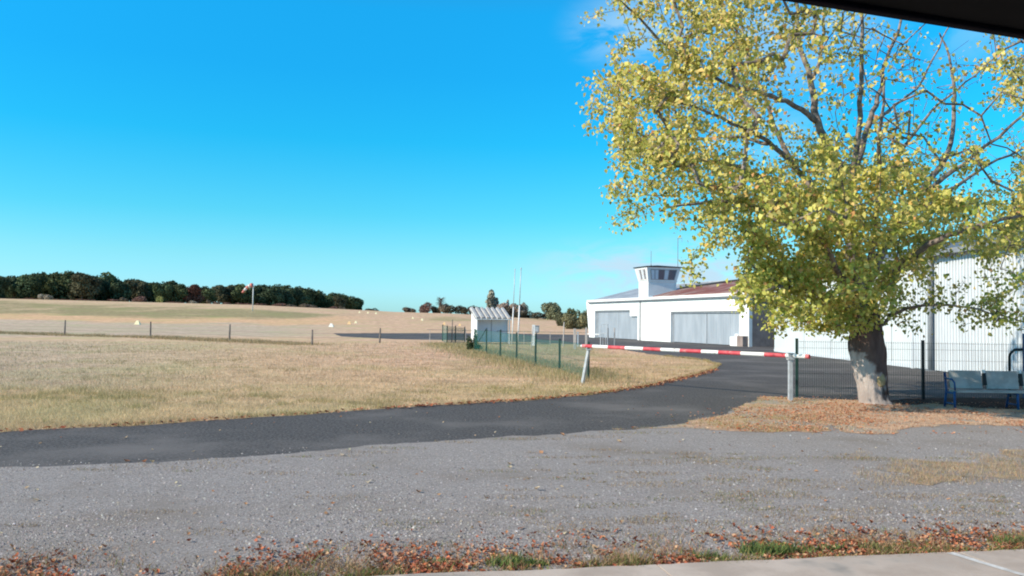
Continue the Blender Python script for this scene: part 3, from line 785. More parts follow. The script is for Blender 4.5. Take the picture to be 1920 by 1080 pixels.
wf = panel('front', .12, .84, .14, .86, .012).build('window', M['block'], tw)
for i in range(4):
    u = .16 + i * .17
    panel('front', u + .03, u + .15, .17, .83, .02, .01).build('pane', M['blind'] if i % 2 else M['pane'], wf)
for i in range(5): panel('front', .12 + i * .17, .15 + i * .17, .14, .86, .04, .05).build('mullion', M['white'], wf)
panel('front', .10, .86, .08, .14, .05, .06).build('sill', M['white'], wf)
ws = panel('side', .10, .90, .12, .84, .012).build('window', M['block'], tw)
panel('side', .12, .34, .15, .80, .02, .01).build('pane', M['blind'], ws)
panel('side', .36, .52, .15, .80, .02, .01).build('pane', M['pane'], ws)
panel('side', .54, .66, .15, .80, .02, .01).build('pane', M['blind'], ws)
panel('side', .68, .88, .15, .80, .02, .01).build('pane', M['pane'], ws)
for u in (.10, .22, .34, .52, .66, .88): panel('side', u, u + .02, .12, .84, .035, .04).build('mullion', M['column'], ws)
panel('side', -.01, 1.01, -.03, .03, .03, .04).build('cabin_band', M['white'], tw)
v2 = ring(Z2, FL + .1) + ring(Z2 + .08, FL + .12)
cx_, cy_ = (T0 + T1) / 2, (.335 + TB) / 2
b = MB(); b.add(v2 + [(cx_, cy_, Z2 + .28)], [(3, 2, 1, 0), (0, 1, 5, 4), (1, 2, 6, 5), (2, 3, 7, 6), (3, 0, 4, 7), (4, 5, 8), (5, 6, 8), (6, 7, 8), (7, 4, 8)]); b.build('roof_cap', M['dark'], tw)
def hloc(X_, Y_, Z_): 
    return Matrix.Translation(HC) @ Matrix.Rotation(hrz, 4, 'Z') @ Vector((X_, Y_, Z_))
p_ = hloc(T0 + .3, -.1, Z2 + .1)
an = thing('antenna', 'short thin whip antenna on the left of the control tower roof', 'antenna', p_)
b = MB(); b.tube([(0, 0, -.05), (0, 0, 1.55)], .028, 5); b.build('mast', M['column'], an)
b = MB(); b.tube([(0, 0, -.05), (0, 0, .14)], .07, 6); b.build('base', M['column'], an)
p_ = hloc(T0 - .1, TB - .1, Z2 + .05)
an = thing('antenna', 'tall thin antenna with a hooked crossbar at the right corner of the control tower', 'antenna', p_)
b = MB(); b.tube([(0, 0, -.1), (0, 0, 2.95)], .035, 5); b.build('mast', M['column'], an)
b = MB(); b.tube([(-.05, 0, 2.9), (.42, 0, 2.95)], .02, 5); b.tube([(.4, 0, 2.95), (.4, 0, 2.55)], .018, 5); b.build('crossbar', M['column'], an)

# ------------------------------------------------------------------ big white hangar behind the tree
wh = thing('white_hangar', 'large white sheet metal hangar with ribbed wall panels and sliding doors behind the big tree', 'hangar', (17.6, 57.2, 0), math.atan2(-1, 0))
# local X runs towards the viewer (-y), local +Y looks back at -x ... rz = -90 deg: X->(0,-1), Y->(1,0); wall faces local -Y
def wy(px): return 57.2 - 17.6 * F / (px - 960)      # local X of a pixel column on the wall plane
EZ = 4.85
L0 = wy(1712)
seams = [0.0, wy(1508), wy(1558), wy(1612), wy(1672), L0]
for a, c in zip(seams[:-1], seams[1:]):
    mb = corrugated(a + .02, c - .02, 0.06, EZ - .35, .5, .006, .6, fn=lambda x, y, z: (x, -y, z))
    mb.f = [tuple(reversed(f)) for f in mb.f]
    d_ = mb.build('door_leaf', M['pale_door'], wh)
    bb = MB(); bb.box((a + .02, -.03, .02), (c - .02, .02, .2)); bb.build('bottom_rail', M['white_sheet'], d_)
b = MB(); b.box((0, -.06, EZ - .34), (L0, .1, EZ)); b.build('door_header', M['white_sheet'], wh)
x = L0 + .18
while x < 47:
    mb = corrugated(x, x + 1.12, 0.04, EZ, .224, .075, .55, fn=lambda x, y, z: (x, -y, z))
    mb.f = [tuple(reversed(f)) for f in mb.f]
    mb.build('wall_sheet', M['white_sheet'], wh)
    x += 1.13
b = MB(); b.box((L0 + .0, -.1, 0), (L0 + .17, .02, EZ)); b.build('corner_post', M['white_sheet'], wh)
b = MB(); b.box((0, .06, 0), (47, 20, EZ - .02)); b.build('core_wall', M['white_sheet'], wh)
b = MB()
b.add([(-.3, -.35, EZ), (47.3, -.35, EZ), (47.3, 10, EZ + 2.25), (-.3, 10, EZ + 2.25), (47.3, 20.3, EZ), (-.3, 20.3, EZ),
       (-.3, -.35, EZ + .1), (47.3, -.35, EZ + .1), (47.3, 10, EZ + 2.35), (-.3, 10, EZ + 2.35), (47.3, 20.3, EZ + .1), (-.3, 20.3, EZ + .1)],
      [(0, 3, 2, 1), (3, 5, 4, 2), (6, 7, 8, 9), (9, 8, 10, 11), (0, 1, 7, 6), (1, 2, 8, 7), (2, 4, 10, 8), (4, 5, 11, 10), (5, 3, 9, 11), (3, 0, 6, 9)])
M['dark_roof'] = mat('dark_roof_sheet', (0.10, 0.12, 0.14), (0.15, 0.17, 0.19), .7, .6)
b.build('roof', M['dark_roof'], wh)
b = MB(); b.box((-.2, -.45, EZ - .12), (47.2, -.352, EZ + .08)); b.build('gutter', M['column'], wh)
pc = at(1744.5, 692)
cp = thing('steel_column', 'plain grey steel column standing against the white hangar, right of the tree trunk', 'pole', (17.36, 1600 * 17.36 / (1744.5 - 960), 0))
b = MB(); b.tube([(0, 0, 0), (0, 0, EZ + .3)], .105, 12); b.build('shaft', M['column'], cp, smooth=True)
b = MB(); b.box((-.16, -.16, 0), (.16, .16, .03)); b.build('base_plate', M['column'], cp)
b = MB(); b.box((-.14, -.14, EZ + .3), (.6, .14, EZ + .4)); b.build('top_bracket', M['column'], cp)

# ------------------------------------------------------------------ lean-to shelter
A0 = Vector((-2.72, 66.8, 0)); A1 = Vector((-0.13, 67.5, 0)); fu = (A1 - A0).normalized(); FWs = (A1 - A0).length; DP = 2.0
sh = thing('lean_to_shelter', 'small white lean-to shelter with a steep ribbed metal roof out in the field', 'shelter', A0, math.atan2(fu.y, fu.x))
zf, zb = 2.02, 2.78
b = MB(); b.add([(0, 0, .1), (0, DP, .1), (0, DP, zb), (0, 0, zf), (.05, 0, .1), (.05, DP, .1), (.05, DP, zb), (.05, 0, zf)], [(0, 3, 2, 1), (4, 5, 6, 7), (0, 4, 7, 3), (1, 2, 6, 5), (0, 1, 5, 4)])
b.build('side_wall', M['shedwhite'], sh)
b = MB(); b.add([(FWs - .05, .6, .1), (FWs - .05, DP, .1), (FWs - .05, DP, zb), (FWs - .05, .6, zf + .2), (FWs, .6, .1), (FWs, DP, .1), (FWs, DP, zb), (FWs, .6, zf + .2)], [(0, 3, 2, 1), (4, 5, 6, 7), (0, 4, 7, 3), (1, 2, 6, 5)])
b.build('side_wall', M['shedwhite'], sh)
for i in range(2):
    b = MB(); b.box((.06 + i * (FWs / 2 - .04), .62, .15), (FWs / 2 - .01 + i * (FWs / 2 - .06), .66, zf + .2)); b.build('front_panel', M['shedblue'], sh)
b = MB(); b.box((FWs / 2 - .03, .60, .1), (FWs / 2 + .01, .625, zf + .2)); b.build('panel_joint', M['column'], sh)
b = MB(); b.box((0.05, DP - .05, .1), (FWs - .05, DP, zb)); b.build('back_wall', M['shedblue'], sh)
for x in (0.0, FWs - .07):
    b = MB(); b.box((x - .001, -.03, 0), (x + .07, .04, zf - .01)); b.build('post', M['shedwhite'], sh)
b = MB(); b.tube([(.2, .3, .1), (.9, .35, 1.25)][::-1], .03, 6); b.build('brace', M['dark'], sh)
nr_ = 7; pw = (FWs + .3) / nr_
for i in range(nr_):
    x0 = -.18 + i * pw
    prof = [(0, .0), (.22, .0), (.27, .12), (.72, .12), (.77, 0), (1, 0)]
    bb = MB(); vs = []
    for (yy, zz) in ((-.18, zf - .05), (DP + .12, zb + .03)):
        vs += [(x0 + u * pw, yy, zz + w_) for u, w_ in prof]
    k6 = len(prof)
    vs += [(a, b_, c - .02) for a, b_, c in vs]
    fs = [(j, j + 1, k6 + j + 1, k6 + j) for j in range(k6 - 1)] + [(2 * k6 + j, 3 * k6 + j, 3 * k6 + j + 1, 2 * k6 + j + 1) for j in range(k6 - 1)] + [(j, 2 * k6 + j, 2 * k6 + j + 1, j + 1) for j in range(k6 - 1)]
    bb.add(vs, fs); bb.build('roof_sheet', M['shedroof'], sh)
b = MB(); b.box((-.18, -.2, zf - .11), (FWs + .12, -.17, zf - .04)); b.build('eave_trim', M['shedwhite'], sh)

# masts by the shelter
for (bx, by, tx_, ty_, d, lab, r0) in [(958, 0, 963.5, 506, 67.2, 'left of the two thin masts, rising from the right corner of the shelter', .045), (971.5, 0, 977, 504, 73, 'right of the two thin masts, standing clear just beside the shelter', .06)]:
    p0 = pt(bx, 600, d); p1 = pt(tx_, ty_, d)
    m_ = thing('mast', lab, 'mast', (p0.x, d, 0))
    dx = (p1.x - p0.x)
    if bx == 958: m_.location.x += .09
    b = MB(); b.tube([(0, 0, 0), (dx * .5, 0, p1.z * .5)], r0, 8); b.build('lower_tube', M['white'], m_, smooth=True)
    b = MB(); b.tube([(dx * .5, 0, p1.z * .5), (dx, 0, p1.z)], r0 * .6, 8); b.build('upper_tube', M['greymetal'], m_, smooth=True)
    b = MB(); b.tube([(dx, 0, p1.z - .02), (dx, 0, p1.z + .09)], r0 * .95, 6); b.build('finial', M['greymetal'], m_)

# ------------------------------------------------------------------ boom barrier
BA = at(1091, 719); BB = at(1482, 752)
def zat(px, py, y): return pt(px, py, y).z
hb = zat(1483, 672, BB.y); ha = zat(1100, 650, BA.y)
ab = thing('boom_barrier', 'red and white striped boom barrier resting level across the road between two posts', 'barrier', BB)
a_end = Vector((pt(1092, 648, BA.y + .1).x, BA.y + .1, zat(1092, 648.5, BA.y + .1))) - BB
b_mid = Vector((0, 0, zat(1483, 667, BB.y)))
dirb = (a_end - b_mid).normalized()
def arm_at(px):
    """parameter (m from the pivot along the arm) of a pixel column"""
    lo, hi = -2.0, 12.0
    for _ in range(40):
        m_ = (lo + hi) / 2
        P = BB + b_mid + dirb * m_
        x_, _y = proj(np.array([[P.x, P.y, P.z]]))
        if x_[0] > px: lo = m_
        else: hi = m_
    return lo
bands = [(1088, 1093, 'w'), (1093, 1112, 'r'), (1112, 1141, 'w'), (1141, 1173, 'r'), (1173, 1207, 'w'), (1207, 1240, 'r'), (1240, 1276, 'w'), (1276, 1316, 'r'), (1316, 1348, 'w'), (1348, 1390, 'r'), (1390, 1434, 'w'), (1434, 1474, 'r'), (1474, 1492, 'w'), (1492, 1511, 'w'), (1511, 1518, 'r')]
core = MB(); core.tube([b_mid + dirb * arm_at(1517), b_mid + dirb * arm_at(1089)], .03, 8)
arm = core.build('arm', M['greymetal'], ab, smooth=True)
for x0, x1, c in bands:
    s0, s1 = arm_at(x0), arm_at(x1)
    b = MB(); rr = .052
    if x0 == 1088: b.tube([b_mid + dirb * s0, b_mid + dirb * s1], [.015, rr], 10)
    else: b.tube([b_mid + dirb * s0, b_mid + dirb * s1], rr + (.001 if c == 'r' else 0), 10)
    b.build('red_band' if c == 'r' else 'white_band', M['red' if c == 'r' else 'white'], arm, smooth=False)
b = MB(); b.box((-.05, -.05, 0), (.05, .05, b_mid.z - .07)); b.build('pivot_post', M['greymetal'], ab, bevel=.006)
b = MB(); b.box((-.075, -.09, b_mid.z - .09), (.075, -.062, b_mid.z + .07)); b.box((-.075, .062, b_mid.z - .09), (.075, .09, b_mid.z + .07)); b.box((-.075, -.062, b_mid.z - .1), (.075, .062, b_mid.z - .07)); b.build('bracket', M['greymetal'], ab)
b = MB(); b.tube([(0, -.12, b_mid.z), (0, .12, b_mid.z)], .02, 8); b.build('pivot_bolt', M['column'], ab)
r0 = BA - BB; rt = Vector((pt(1104, 654, BA.y).x, BA.y, zat(1104, 654, BA.y))) - BB
b = MB(); b.tube([r0 + Vector((0.02, 0, 0)), rt], .055, 8); b.build('rest_post', M['greymetal'], ab)
b = MB(); b.box(tuple(rt + Vector((-.08, -.09, -.03))), tuple(rt + Vector((.08, .09, .0)))); b.box(tuple(rt + Vector((-.08, -.09, 0))), tuple(rt + Vector((-.06, .09, .1)))); b.build('rest_cradle', M['greymetal'], ab)

# ------------------------------------------------------------------ fences
def chain_mesh(P, Q, z0, z1, step=0.06, r=0.0018):
    """diagonal wire netting between two ground points"""
    P = Vector(P); Q = Vector(Q); Ln = (Q - P).length; u = (Q - P) / Ln; nn = Vector((-u.y, u.x, 0)) * r * 2
    V = []; Fc = []
    H_ = z1 - z0; k = -H_
    while k < Ln:
        for sgn in (1, -1):
            a0, c0 = max(k, 0), min(k + H_, Ln)
            if c0 <= a0: continue
            za, zc = (a0 - k), (c0 - k)
            if sgn < 0: za, zc = H_ - za, H_ - zc
            A = P + u * a0 + Vector((0, 0, z0 + za)); B = P + u * c0 + Vector((0, 0, z0 + zc))
            w_ = Vector((0, 0, r)); w2 = (u * r)
            o = len(V); V += [A - w2, A + w2, B + w2, B - w2]; Fc.append((o, o + 1, o + 2, o + 3))
        k += step * 1.414
    return V, Fc
def green_fence(name, label, pts, zt, mesh_r=.0022, every=.06):
    f = thing(name, label, 'fence', pts[0][0])
    o0 = Vector(pts[0][0])
    allm = MB(); wires = MB()
    for i, (p, hh) in enumerate(pts):
        q = Vector(p) - o0
        b = MB(); b.tube([q, q + Vector((0.0, 0, hh))], .042, 8); po = b.build('post', M['green'], f)
        b = MB(); b.tube([q + Vector((0, 0, hh)), q + Vector((0, 0, hh + .03))], [.047, .025], 8); b.build('cap', M['green'], po)
        if i:
            a = Vector(pts[i - 1][0]) - o0; hm = min(hh, pts[i - 1][1]) - .06
            V, Fc = chain_mesh(a, q, .03, hm, every, mesh_r); allm.add(V, Fc)
            for zz in (hm, hm * .5, .06): wires.tube([a + Vector((0, 0, zz)), q + Vector((0, 0, zz))], .0045, 4)
    tag(allm.build('wire_netting', M['net'], f), kind='stuff')
    wires.build('tension_wires', M['green'], f)
    return f
fp = []
for bx, by, ty in [(890, 658, 617), (912, 663, 618), (938, 671, 619), (968.5, 677, 624), (1004, 687, 627), (1049, 694, 636), (1103, 712, 642)]:
    p = at(bx, by); fp.append((p, zat(bx, ty, p.y)))
green_fence('green_mesh_fence', 'green wire mesh fence on dark green posts running from the shelter up to the barrier', fp, 1.3, .0065, .055)
fp = []
for bx, by, ty in [(829.7, 640, 609), (838, 645, 611), (853.7, 645, 611), (871, 645, 613), (890, 658, 617)][:-1]:
    p = at(bx, by); fp.append((p, zat(bx, ty, p.y)))
green_fence('green_mesh_fence', 'short far stretch of green mesh fence with four posts left of the shelter', fp, 1.3, .011, .07)
p = at(847, 645)
b = MB(); b.tube([p, p + Vector((0.03, 0, zat(847, 599, p.y)))], [.05, .035], 7)
tag(b.build('thin_post', M['wood']), 'thin bare dark post standing taller than the far green fence posts', 'post')

# rigid welded panel fence behind the tree
G0, G1 = at(1494, 745), at(1731, 750)
gu = (G1 - G0).normalized(); gl_ = (G1 - G0).length
hf = zat(1495, 636, G0.y)
pf = thing('panel_fence', 'dark green welded wire panel fence passing behind the big tree and the bench', 'fence', G0, math.atan2(gu.y, gu.x))
ppos = [0, gl_, gl_ * 2]
for i, x in enumerate(ppos):
    b = MB(); b.box((x - .03, -.03, -.02), (x + .03, .03, hf)); po = b.build('post', M['green'] if i == 0 else M['black'], pf)
    b = MB(); b.box((x - .034, -.034, hf), (x + .034, .034, hf + .02)); b.build('cap', M['black'], po)
for i in range(2):
    b = MB(); x0, x1 = ppos[i] + .05, ppos[i + 1] - .05
    n_ = int((x1 - x0) / .055)
    for k in range(n_ + 1):
        x = x0 + (x1 - x0) * k / n_
        b.box((x - .0023, -.0023, .04), (x + .0023, .0023, hf - .03))
    for z in (.08, .28, .62, 1.0, hf - .22, hf - .06):
        b.box((x0, -.0075, z - .003), (x1, -.0026, z + .003))
    tag(b.build('wire_panel', M['green'], pf), kind='stuff')

# wooden post fence across the field
wfp = []
for bx, by, ty in [(121, 629, 600), (282, 633, 603), (430, 640, 608), (585, 647, 618), (712, 643, 615)]:
    p = at(bx, by); wfp.append((p, zat(bx, ty, p.y)))
d_ = (wfp[0][0] - wfp[1][0]); wfp = [(wfp[0][0] + d_, wfp[0][1])] + wfp
wfn = thing('post_and_wire_fence', 'widely spaced weathered wooden posts strung with thin wire across the dry field', 'fence', wfp[0][0])
o0 = wfp[0][0]
wires = MB()
for i, (p, hh) in enumerate(wfp):
    q = p - o0; ln = Vector(((-.02, .03, -.01, .02, 0.01, .03)[i], 0, hh))
    b = MB(); b.tube([q, q + ln * .6, q + ln], [.075, .07, .055], 7); b.build('post', M['wood'], wfn)
    if i:
        a, ha_ = wfp[i - 1]; a = a - o0
        for zz in (.5, .8): 
            mid = (a + q) / 2 + Vector((0, 0, zz - .05)); wires.tube([a + Vector((0, 0, zz)), mid, q + Vector((0, 0, zz))], .006, 4)
wires.build('wires', M['wood'], wfn)

# assorted posts and pipes between the green fence and the hangar
def lone(name, px, by, ty, r, m, label, cat='post', lean=0, n=8, sq=False):
    p = at(px, by); t = zat(px, ty, p.y); b = MB()
    if sq: b.box((-r, -r, 0), (r, r, t))
    else: b.tube([(0, 0, 0), (lean, 0, t)], [r, r * .9], n)
    o = b.build(name, M[m]); o.location = p; return tag(o, label, cat)
lone('white_post', 1000, 648, 609, .11, 'white', 'stout white post beside a small grey box beyond the green fence', sq=True)
lone('concrete_post', 1056, 650, 604, .045, 'cpost', 'tall slim pale post just behind the last green posts', lean=.05, sq=False)
lone('concrete_post', 1077.5, 655, 616, .085, 'cpost', 'thick square concrete post nearest the barrier tip', sq=True)
lone('white_stake', 1083.5, 650, 622, .05, 'white', 'short white stake right beside the thick concrete post')
lone('concrete_post', 1099, 648, 614, .075, 'cpost', 'tan square post directly above the barrier tip', sq=True)
lone('concrete_post', 996, 652, 612, .03, 'cpost', 'thin leaning stake left of the stout white post', lean=.12)
lone('marker_post', 872.5, 640, 616, .05, 'cpost', 'short pale post inside the far stretch of green fence')
p = at(1006, 645)
cbx = thing('cabinet', 'small grey electrical cabinet on a post behind the stout white post', 'cabinet', p)
zb_ = zat(1006, 624, p.y); zt_ = zat(1006, 611, p.y)
b = MB(); b.box((-.16, -.1, zb_), (.2, .12, zt_)); b.build('box', M['column'], cbx, bevel=.01)
b = MB(); b.box((-.12, -.112, zb_ + .04), (.16, -.101, zt_ - .05)); b.build('door', M['greymetal'], cbx)
b = MB(); b.box((-.2, -.14, zt_), (.24, .16, zt_ + .04)); b.build('lid', M['greymetal'], cbx)
b = MB(); b.box((-.04, -.04, 0), (.04, .04, zb_)); b.build('leg', M['column'], cbx)
# rail running left to right beyond the green fence
ra, rb = at(800, 642), at(1100, 648)
rf_ = thing('wire_rail', 'long thin horizontal rail on slim stakes crossing behind the shelter and green fence', 'fence', ra)
za, zb2 = zat(800, 618, ra.y), zat(1100, 624, rb.y)
b = MB(); b.tube([(0, 0, za), rb - ra + Vector((0, 0, zb2))], .02, 5); b.build('rail', M['wood'], rf_)
for f_ in (0.02, .62, .78):
    q = (rb - ra) * f_; b = MB(); b.tube([q, q + Vector((0, 0, za + (zb2 - za) * f_))], .025, 5); b.build('stake', M['cpost'], rf_)
# metal gate frame in front of the far hangar door
gp = at(1126, 651); gq = at(1139, 652)
gf = thing('tubular_gate', 'open grey tubular frame gate standing before the far hangar doorway', 'gate', gp)
hh = zat(1126, 608, gp.y); gv = gq - gp
b = MB(); b.tube([(0, 0, 0), (0, 0, hh), gv + Vector((0, 0, hh)), gv], .035, 6); b.build('frame', M['greymetal'], gf)
b = MB()
for f_ in (.35, .7): b.tube([gv * f_, gv * f_ + Vector((0, 0, hh * .62))], .022, 5)
b.tube([Vector((0, 0, hh * .62)), gv + Vector((0, 0, hh * .62))], .022, 5); b.build('bars', M['greymetal'], gf)
lone('gate_post', 1139.5, 653, 615, .06, 'column', 'dark post at the right side of the tubular gate frame')
lone('gate_post', 1152, 653, 615, .055, 'cpost', 'pale post a little right of the tubular gate frame')
p = at(1101, 649); q = at(1124, 650)
b = MB(); b.tube([(0, 0, zat(1101, 626, p.y)), q - p + Vector((0, 0, zat(1124, 627, q.y)))], .035, 6)
o = b.build('gate_bar', M['white']); o.location = p; tag(o, 'white horizontal bar closing the gap left of the tubular gate frame', 'bar')

# ------------------------------------------------------------------ bench and blue rail
bp = at(1797, 768)
bn = thing('bench', 'long blue legged bench with pale slab seat and backrest dappled by the tree', 'bench', bp, R(-1.5))
BLn = 2.75; sz_ = .43
b = MB(); b.box((-.02, 0, sz_ - .05), (BLn, .40, sz_)); b.build('seat', M['bench'], bn, bevel=.008)
for i in range(2):
    x0 = 0.0 + i * 0.83 + .0; x1 = x0 + .76
    Mx = Matrix.Translation((0, .40, sz_ + .0)) @ Matrix.Rotation(R(-12), 4, 'X')
    b = MB(); b.box((x0 + .03, 0, .02), (x1, .04, .44), M=Mx); b.build('backrest', M['bench'], bn, bevel=.008)
b = MB(); b.box((1.66 + .03, 0, .02), (2.75, .04, .44), M=Mx); b.build('backrest', M['bench'], bn, bevel=.008)
for x in (.80, 1.63):
    b = MB(); b.box((x, -.012, .10), (x + .06, .06, .38), M=Mx); b.build('back_bracket', M['black'], bn)
    b = MB(); b.box((x + .01, -.006, .385), (x + .05, .05, .46), M=Mx); b.build('bracket_cap', M['white'], bn)
for x in (-.06, 1.35, 2.74):
    f_ = MB(); f_.tube([(x, .03, 0), (x, .05, sz_ - .02)], .028, 8); f_.build('leg', M['blue'], bn, smooth=True)
    f_ = MB(); f_.tube([(x, .52, 0), (x, .43, sz_ - .02), (x, .51, sz_ + .38)] if x < 0 else [(x, .52, 0), (x, .40, sz_ - .06)], .028, 8); f_.build('leg', M['blue'], bn, smooth=True)
    f_ = MB(); f_.tube([(x, .03, sz_ - .07), (x, .44, sz_ - .07)], .022, 6); f_.tube([(x, .04, .12), (x, .5, .12)], .016, 6); f_.build('cross_tube', M['blue'], bn)
f_ = MB(); f_.tube([(-.06, .02, sz_), (-.08, .0, sz_ + .17), (-.08, .12, sz_ + .24), (-.07, .48, sz_ + .25)], .022, 8); f_.build('armrest', M['blue'], bn, smooth=True)
rp = Vector((0, 0, 0)); yb = 22.6
q0 = pt(1893, 700, yb); q1 = pt(1893, 668, yb); q2 = pt(1902, 656, yb); q3 = pt(1940, 654, yb)
hr = thing('tubular_rail', 'dark blue bent tube rail standing behind the bench at the right edge', 'rail', (q0.x, yb, 0))
b = MB(); b.tube([(0, 0, 0), (0, 0, q1.z), (.03, 0, q1.z + .08), (q2.x - q0.x, 0, q2.z), (q3.x - q0.x, 0, q3.z), (q3.x - q0.x + .35, 0, q3.z), (q3.x - q0.x + .42, 0, 0)], .035, 8); b.build('hoop', M['black'], hr, smooth=True)
q4 = pt(1919, 650, yb)
b = MB(); b.box((q4.x - q0.x - .03, -.04, 0), (q4.x - q0.x + .3, 0.0, q4.z + .35)); b.build('panel', M['blue'], hr)
b = MB(); b.tube([(0, 0, .45), (q3.x - q0.x + .4, 0, .45)], .025, 6); b.build('lower_tube', M['black'], hr, smooth=True)

# ------------------------------------------------------------------ runway markers, windsock
def marker_mesh(nm, m, w_=.85, hh=.62):
    b = MB(); b.add([(-w_ / 2, -.3, 0), (w_ / 2, -.3, 0), (w_ / 2, .3, 0), (-w_ / 2, .3, 0), (-w_ * .2, -.08, hh), (w_ * .2, -.08, hh), (w_ * .2, .08, hh), (-w_ * .2, .08, hh)], [(0, 1, 5, 4), (1, 2, 6, 5), (2, 3, 7, 6), (3, 0, 4, 7), (4, 5, 6, 7)])
    return b.mesh(nm, M[m])
mm = {k: marker_mesh('runway_marker', k) for k in ('marker', 'marker_w', 'marker_o')}
mk = [(258, 608.5, 'marker', 1.15, 'pale yellow wedge marker alone in the field behind the second wooden post'),
      (621, 613, 'marker_w', 1.05, 'white wedge marker near the left end of the dark taxiway strip'),
      (655, 608, 'marker_o', .95, 'small orange marker just right of the white wedge'),
      (667, 606, 'marker', .75, 'tiny pale marker at the right of the orange one'),
      (774, 597.5, 'marker', .7, 'tiny yellow marker high on the mown runway'),
      (791.5, 601, 'marker', .8, 'yellow marker on the mown runway nearer than the tiny one'),
      (833, 608.5, 'marker_o', .8, 'orange marker above the far stretch of green fence, left of the pair'),
      (862, 611, 'marker_o', .75, 'orange marker above the far green fence, right of the pair')]
for px_, py_, m_, sc, lab in mk:
    p = at(px_, py_); o = link('runway_marker', mm[m_], None, p)
    o.scale = (sc,) * 3; tag(o, lab, 'runway marker', 'small wedge markers lining the grass runway')
for px_, py_, wh_ in ((674, 585.5, 'leftmost'), (690, 586.5, 'middle'), (705, 587.5, 'rightmost')):
    p = at(px_, py_ + 1.2); o = link('runway_marker', mm['marker'], None, p); o.scale = (.8,) * 3
    tag(o, wh_ + ' of three faint far markers on the runway crest below the end of the wood', 'runway marker', 'small wedge markers lining the grass runway')
p = at(473.5, 583.5)
ztop = zat(474, 532, p.y) - p.z
wk = thing('windsock', 'red and white windsock drooping to the left on a tall white pole', 'windsock', p)
b = MB(); b.tube([(0, 0, 0), (0.05, 0, ztop)], [.16, .11], 8); b.build('pole', M['white'], wk, smooth=True)
px2m = p.y / F
tail = Vector((-(474 - 454) * px2m, 0, ztop - (550 - 533) * px2m)); head = Vector((-.15, 0, ztop - .35))
b = MB(); b.tube([(0, 0, ztop - .1), head + Vector((.1, 0, .3))], .05, 6); b.tube([head + Vector((0.02, 0, .62)), head + Vector((-.02, 0, -.62))], .05, 6); b.build('hoop', M['greymetal'], wk)
sk = MB(); sk.tube([head, head.lerp(tail, .03)], .5, 10); sock = sk.build('sock', M['sock_r'], wk, smooth=True)
for i in range(5):
    a = head.lerp(tail, i / 5 + .001); c = head.lerp(tail, (i + 1) / 5)
    sag = lambda f: Vector((0, 0, .45 * math.sin(math.pi * f)))
    b = MB(); b.tube([a + sag(i / 5), c + sag((i + 1) / 5)], [.62 - .07 * i, .62 - .07 * (i + 1)], 10); b.build('red_ring' if i % 2 == 0 else 'white_ring', M['sock_r' if i % 2 == 0 else 'sock_w'], sock, smooth=True)
# a dark scrap of ground litter far left, and a heap by the barrier post

# ------------------------------------------------------------------ far trees
def leaf_quads(C, Nn, s, rng, jit=.9):
    """leaf clump faces round centres C with normals near Nn"""
    n = len(C)
    nn = Nn + rng.normal(0, jit, (n, 3)); nn /= np.linalg.norm(nn, axis=1)[:, None] + 1e-9
    a = np.cross(nn, rng.normal(0, 1, (n, 3))); a /= np.linalg.norm(a, axis=1)[:, None] + 1e-9
    b = np.cross(nn, a)
    s = s[:, None]
    return np.stack([C - a * s - b * s * .5, C + a * s * .6 - b * s, C + a * s + b * s * .6, C - a * s * .5 + b * s], 1)
def far_tree_meshes(seed, kind='round', tintc=(0.035, 0.055, 0.022)):
    r = np.random.default_rng(seed)
    lobes = []
    if kind == 'round':
        for i in range(16):
            a = r.uniform(0, 2 * np.pi); q = r.uniform(.0, .36)
            lobes.append((np.cos(a) * q, np.sin(a) * q, r.uniform(.30, .80), r.uniform(.15, .25)))
        lobes.append((0, 0, .55, .36)); lobes.append((0, 0, .25, .36))
    elif kind == 'poplar':
        for i in range(12): lobes.append((r.normal(0, .02), r.normal(0, .02), .12 + i * .075, .11 * math.sin(math.pi * min(1, (i + 2.2) / 14)) + .03))
    elif kind == 'bush':
        for i in range(7): lobes.append((r.uniform(-.6, .6), r.uniform(-.3, .3), r.uniform(.25, .6), r.uniform(.28, .42)))
    V = []; C = []
    for (x, y, z, rad) in lobes:
        n = int(260 if kind != 'poplar' else 120)
        d = r.normal(0, 1, (n, 3)); d /= np.linalg.norm(d, axis=1)[:, None]
        rr = rad * r.uniform(.72, 1.05, n)
        P = np.array([x, y, z]) + d * rr[:, None]
        k = P[:, 2] > .03
        P, dd = P[k], d[k]
        V.append(leaf_quads(P, dd * 1.5, r.uniform(.018, .04, len(P)) * (1.5 if kind == 'bush' else 1), r))
        lt = r.uniform(.6, 1.35)
        C.append(np.array(tintc) * lt * r.uniform(.7, 1.3, (len(P), 1)))
    V = np.concatenate(V); C = np.concatenate(C)
    return V, C
def commit_leaves(name, V, C, material):
    n = len(V)
    return fast_mesh(name, V.reshape(-1, 3), np.arange(n * 4).reshape(n, 4), M[material], np.repeat(C, 4, axis=0))
kinds = []
for sd, tc_ in [(1, (.085, .12, .06)), (2, (.10, .125, .06)), (3, (.075, .105, .06)), (4, (.13, .125, .075)), (5, (.09, .115, .055)), (6, (.18, .085, .065))]:
    V, C = far_tree_meshes(sd, 'round', tc_); kinds.append(commit_leaves('crown', V, C, 'far_leaf'))
b = MB(); b.tube([(0, 0, -.05), (0.01, 0, .2), (0, .01, .45)], [.022, .017, .01], 6)
b.tube([(0.0, 0, .25), (.12, 0, .45)], [.011, .005], 5); b.tube([(0.0, 0, .28), (-.1, .05, .5)], [.011, .005], 5)
trunk_me = b.mesh('trunk', M['far_bark'])
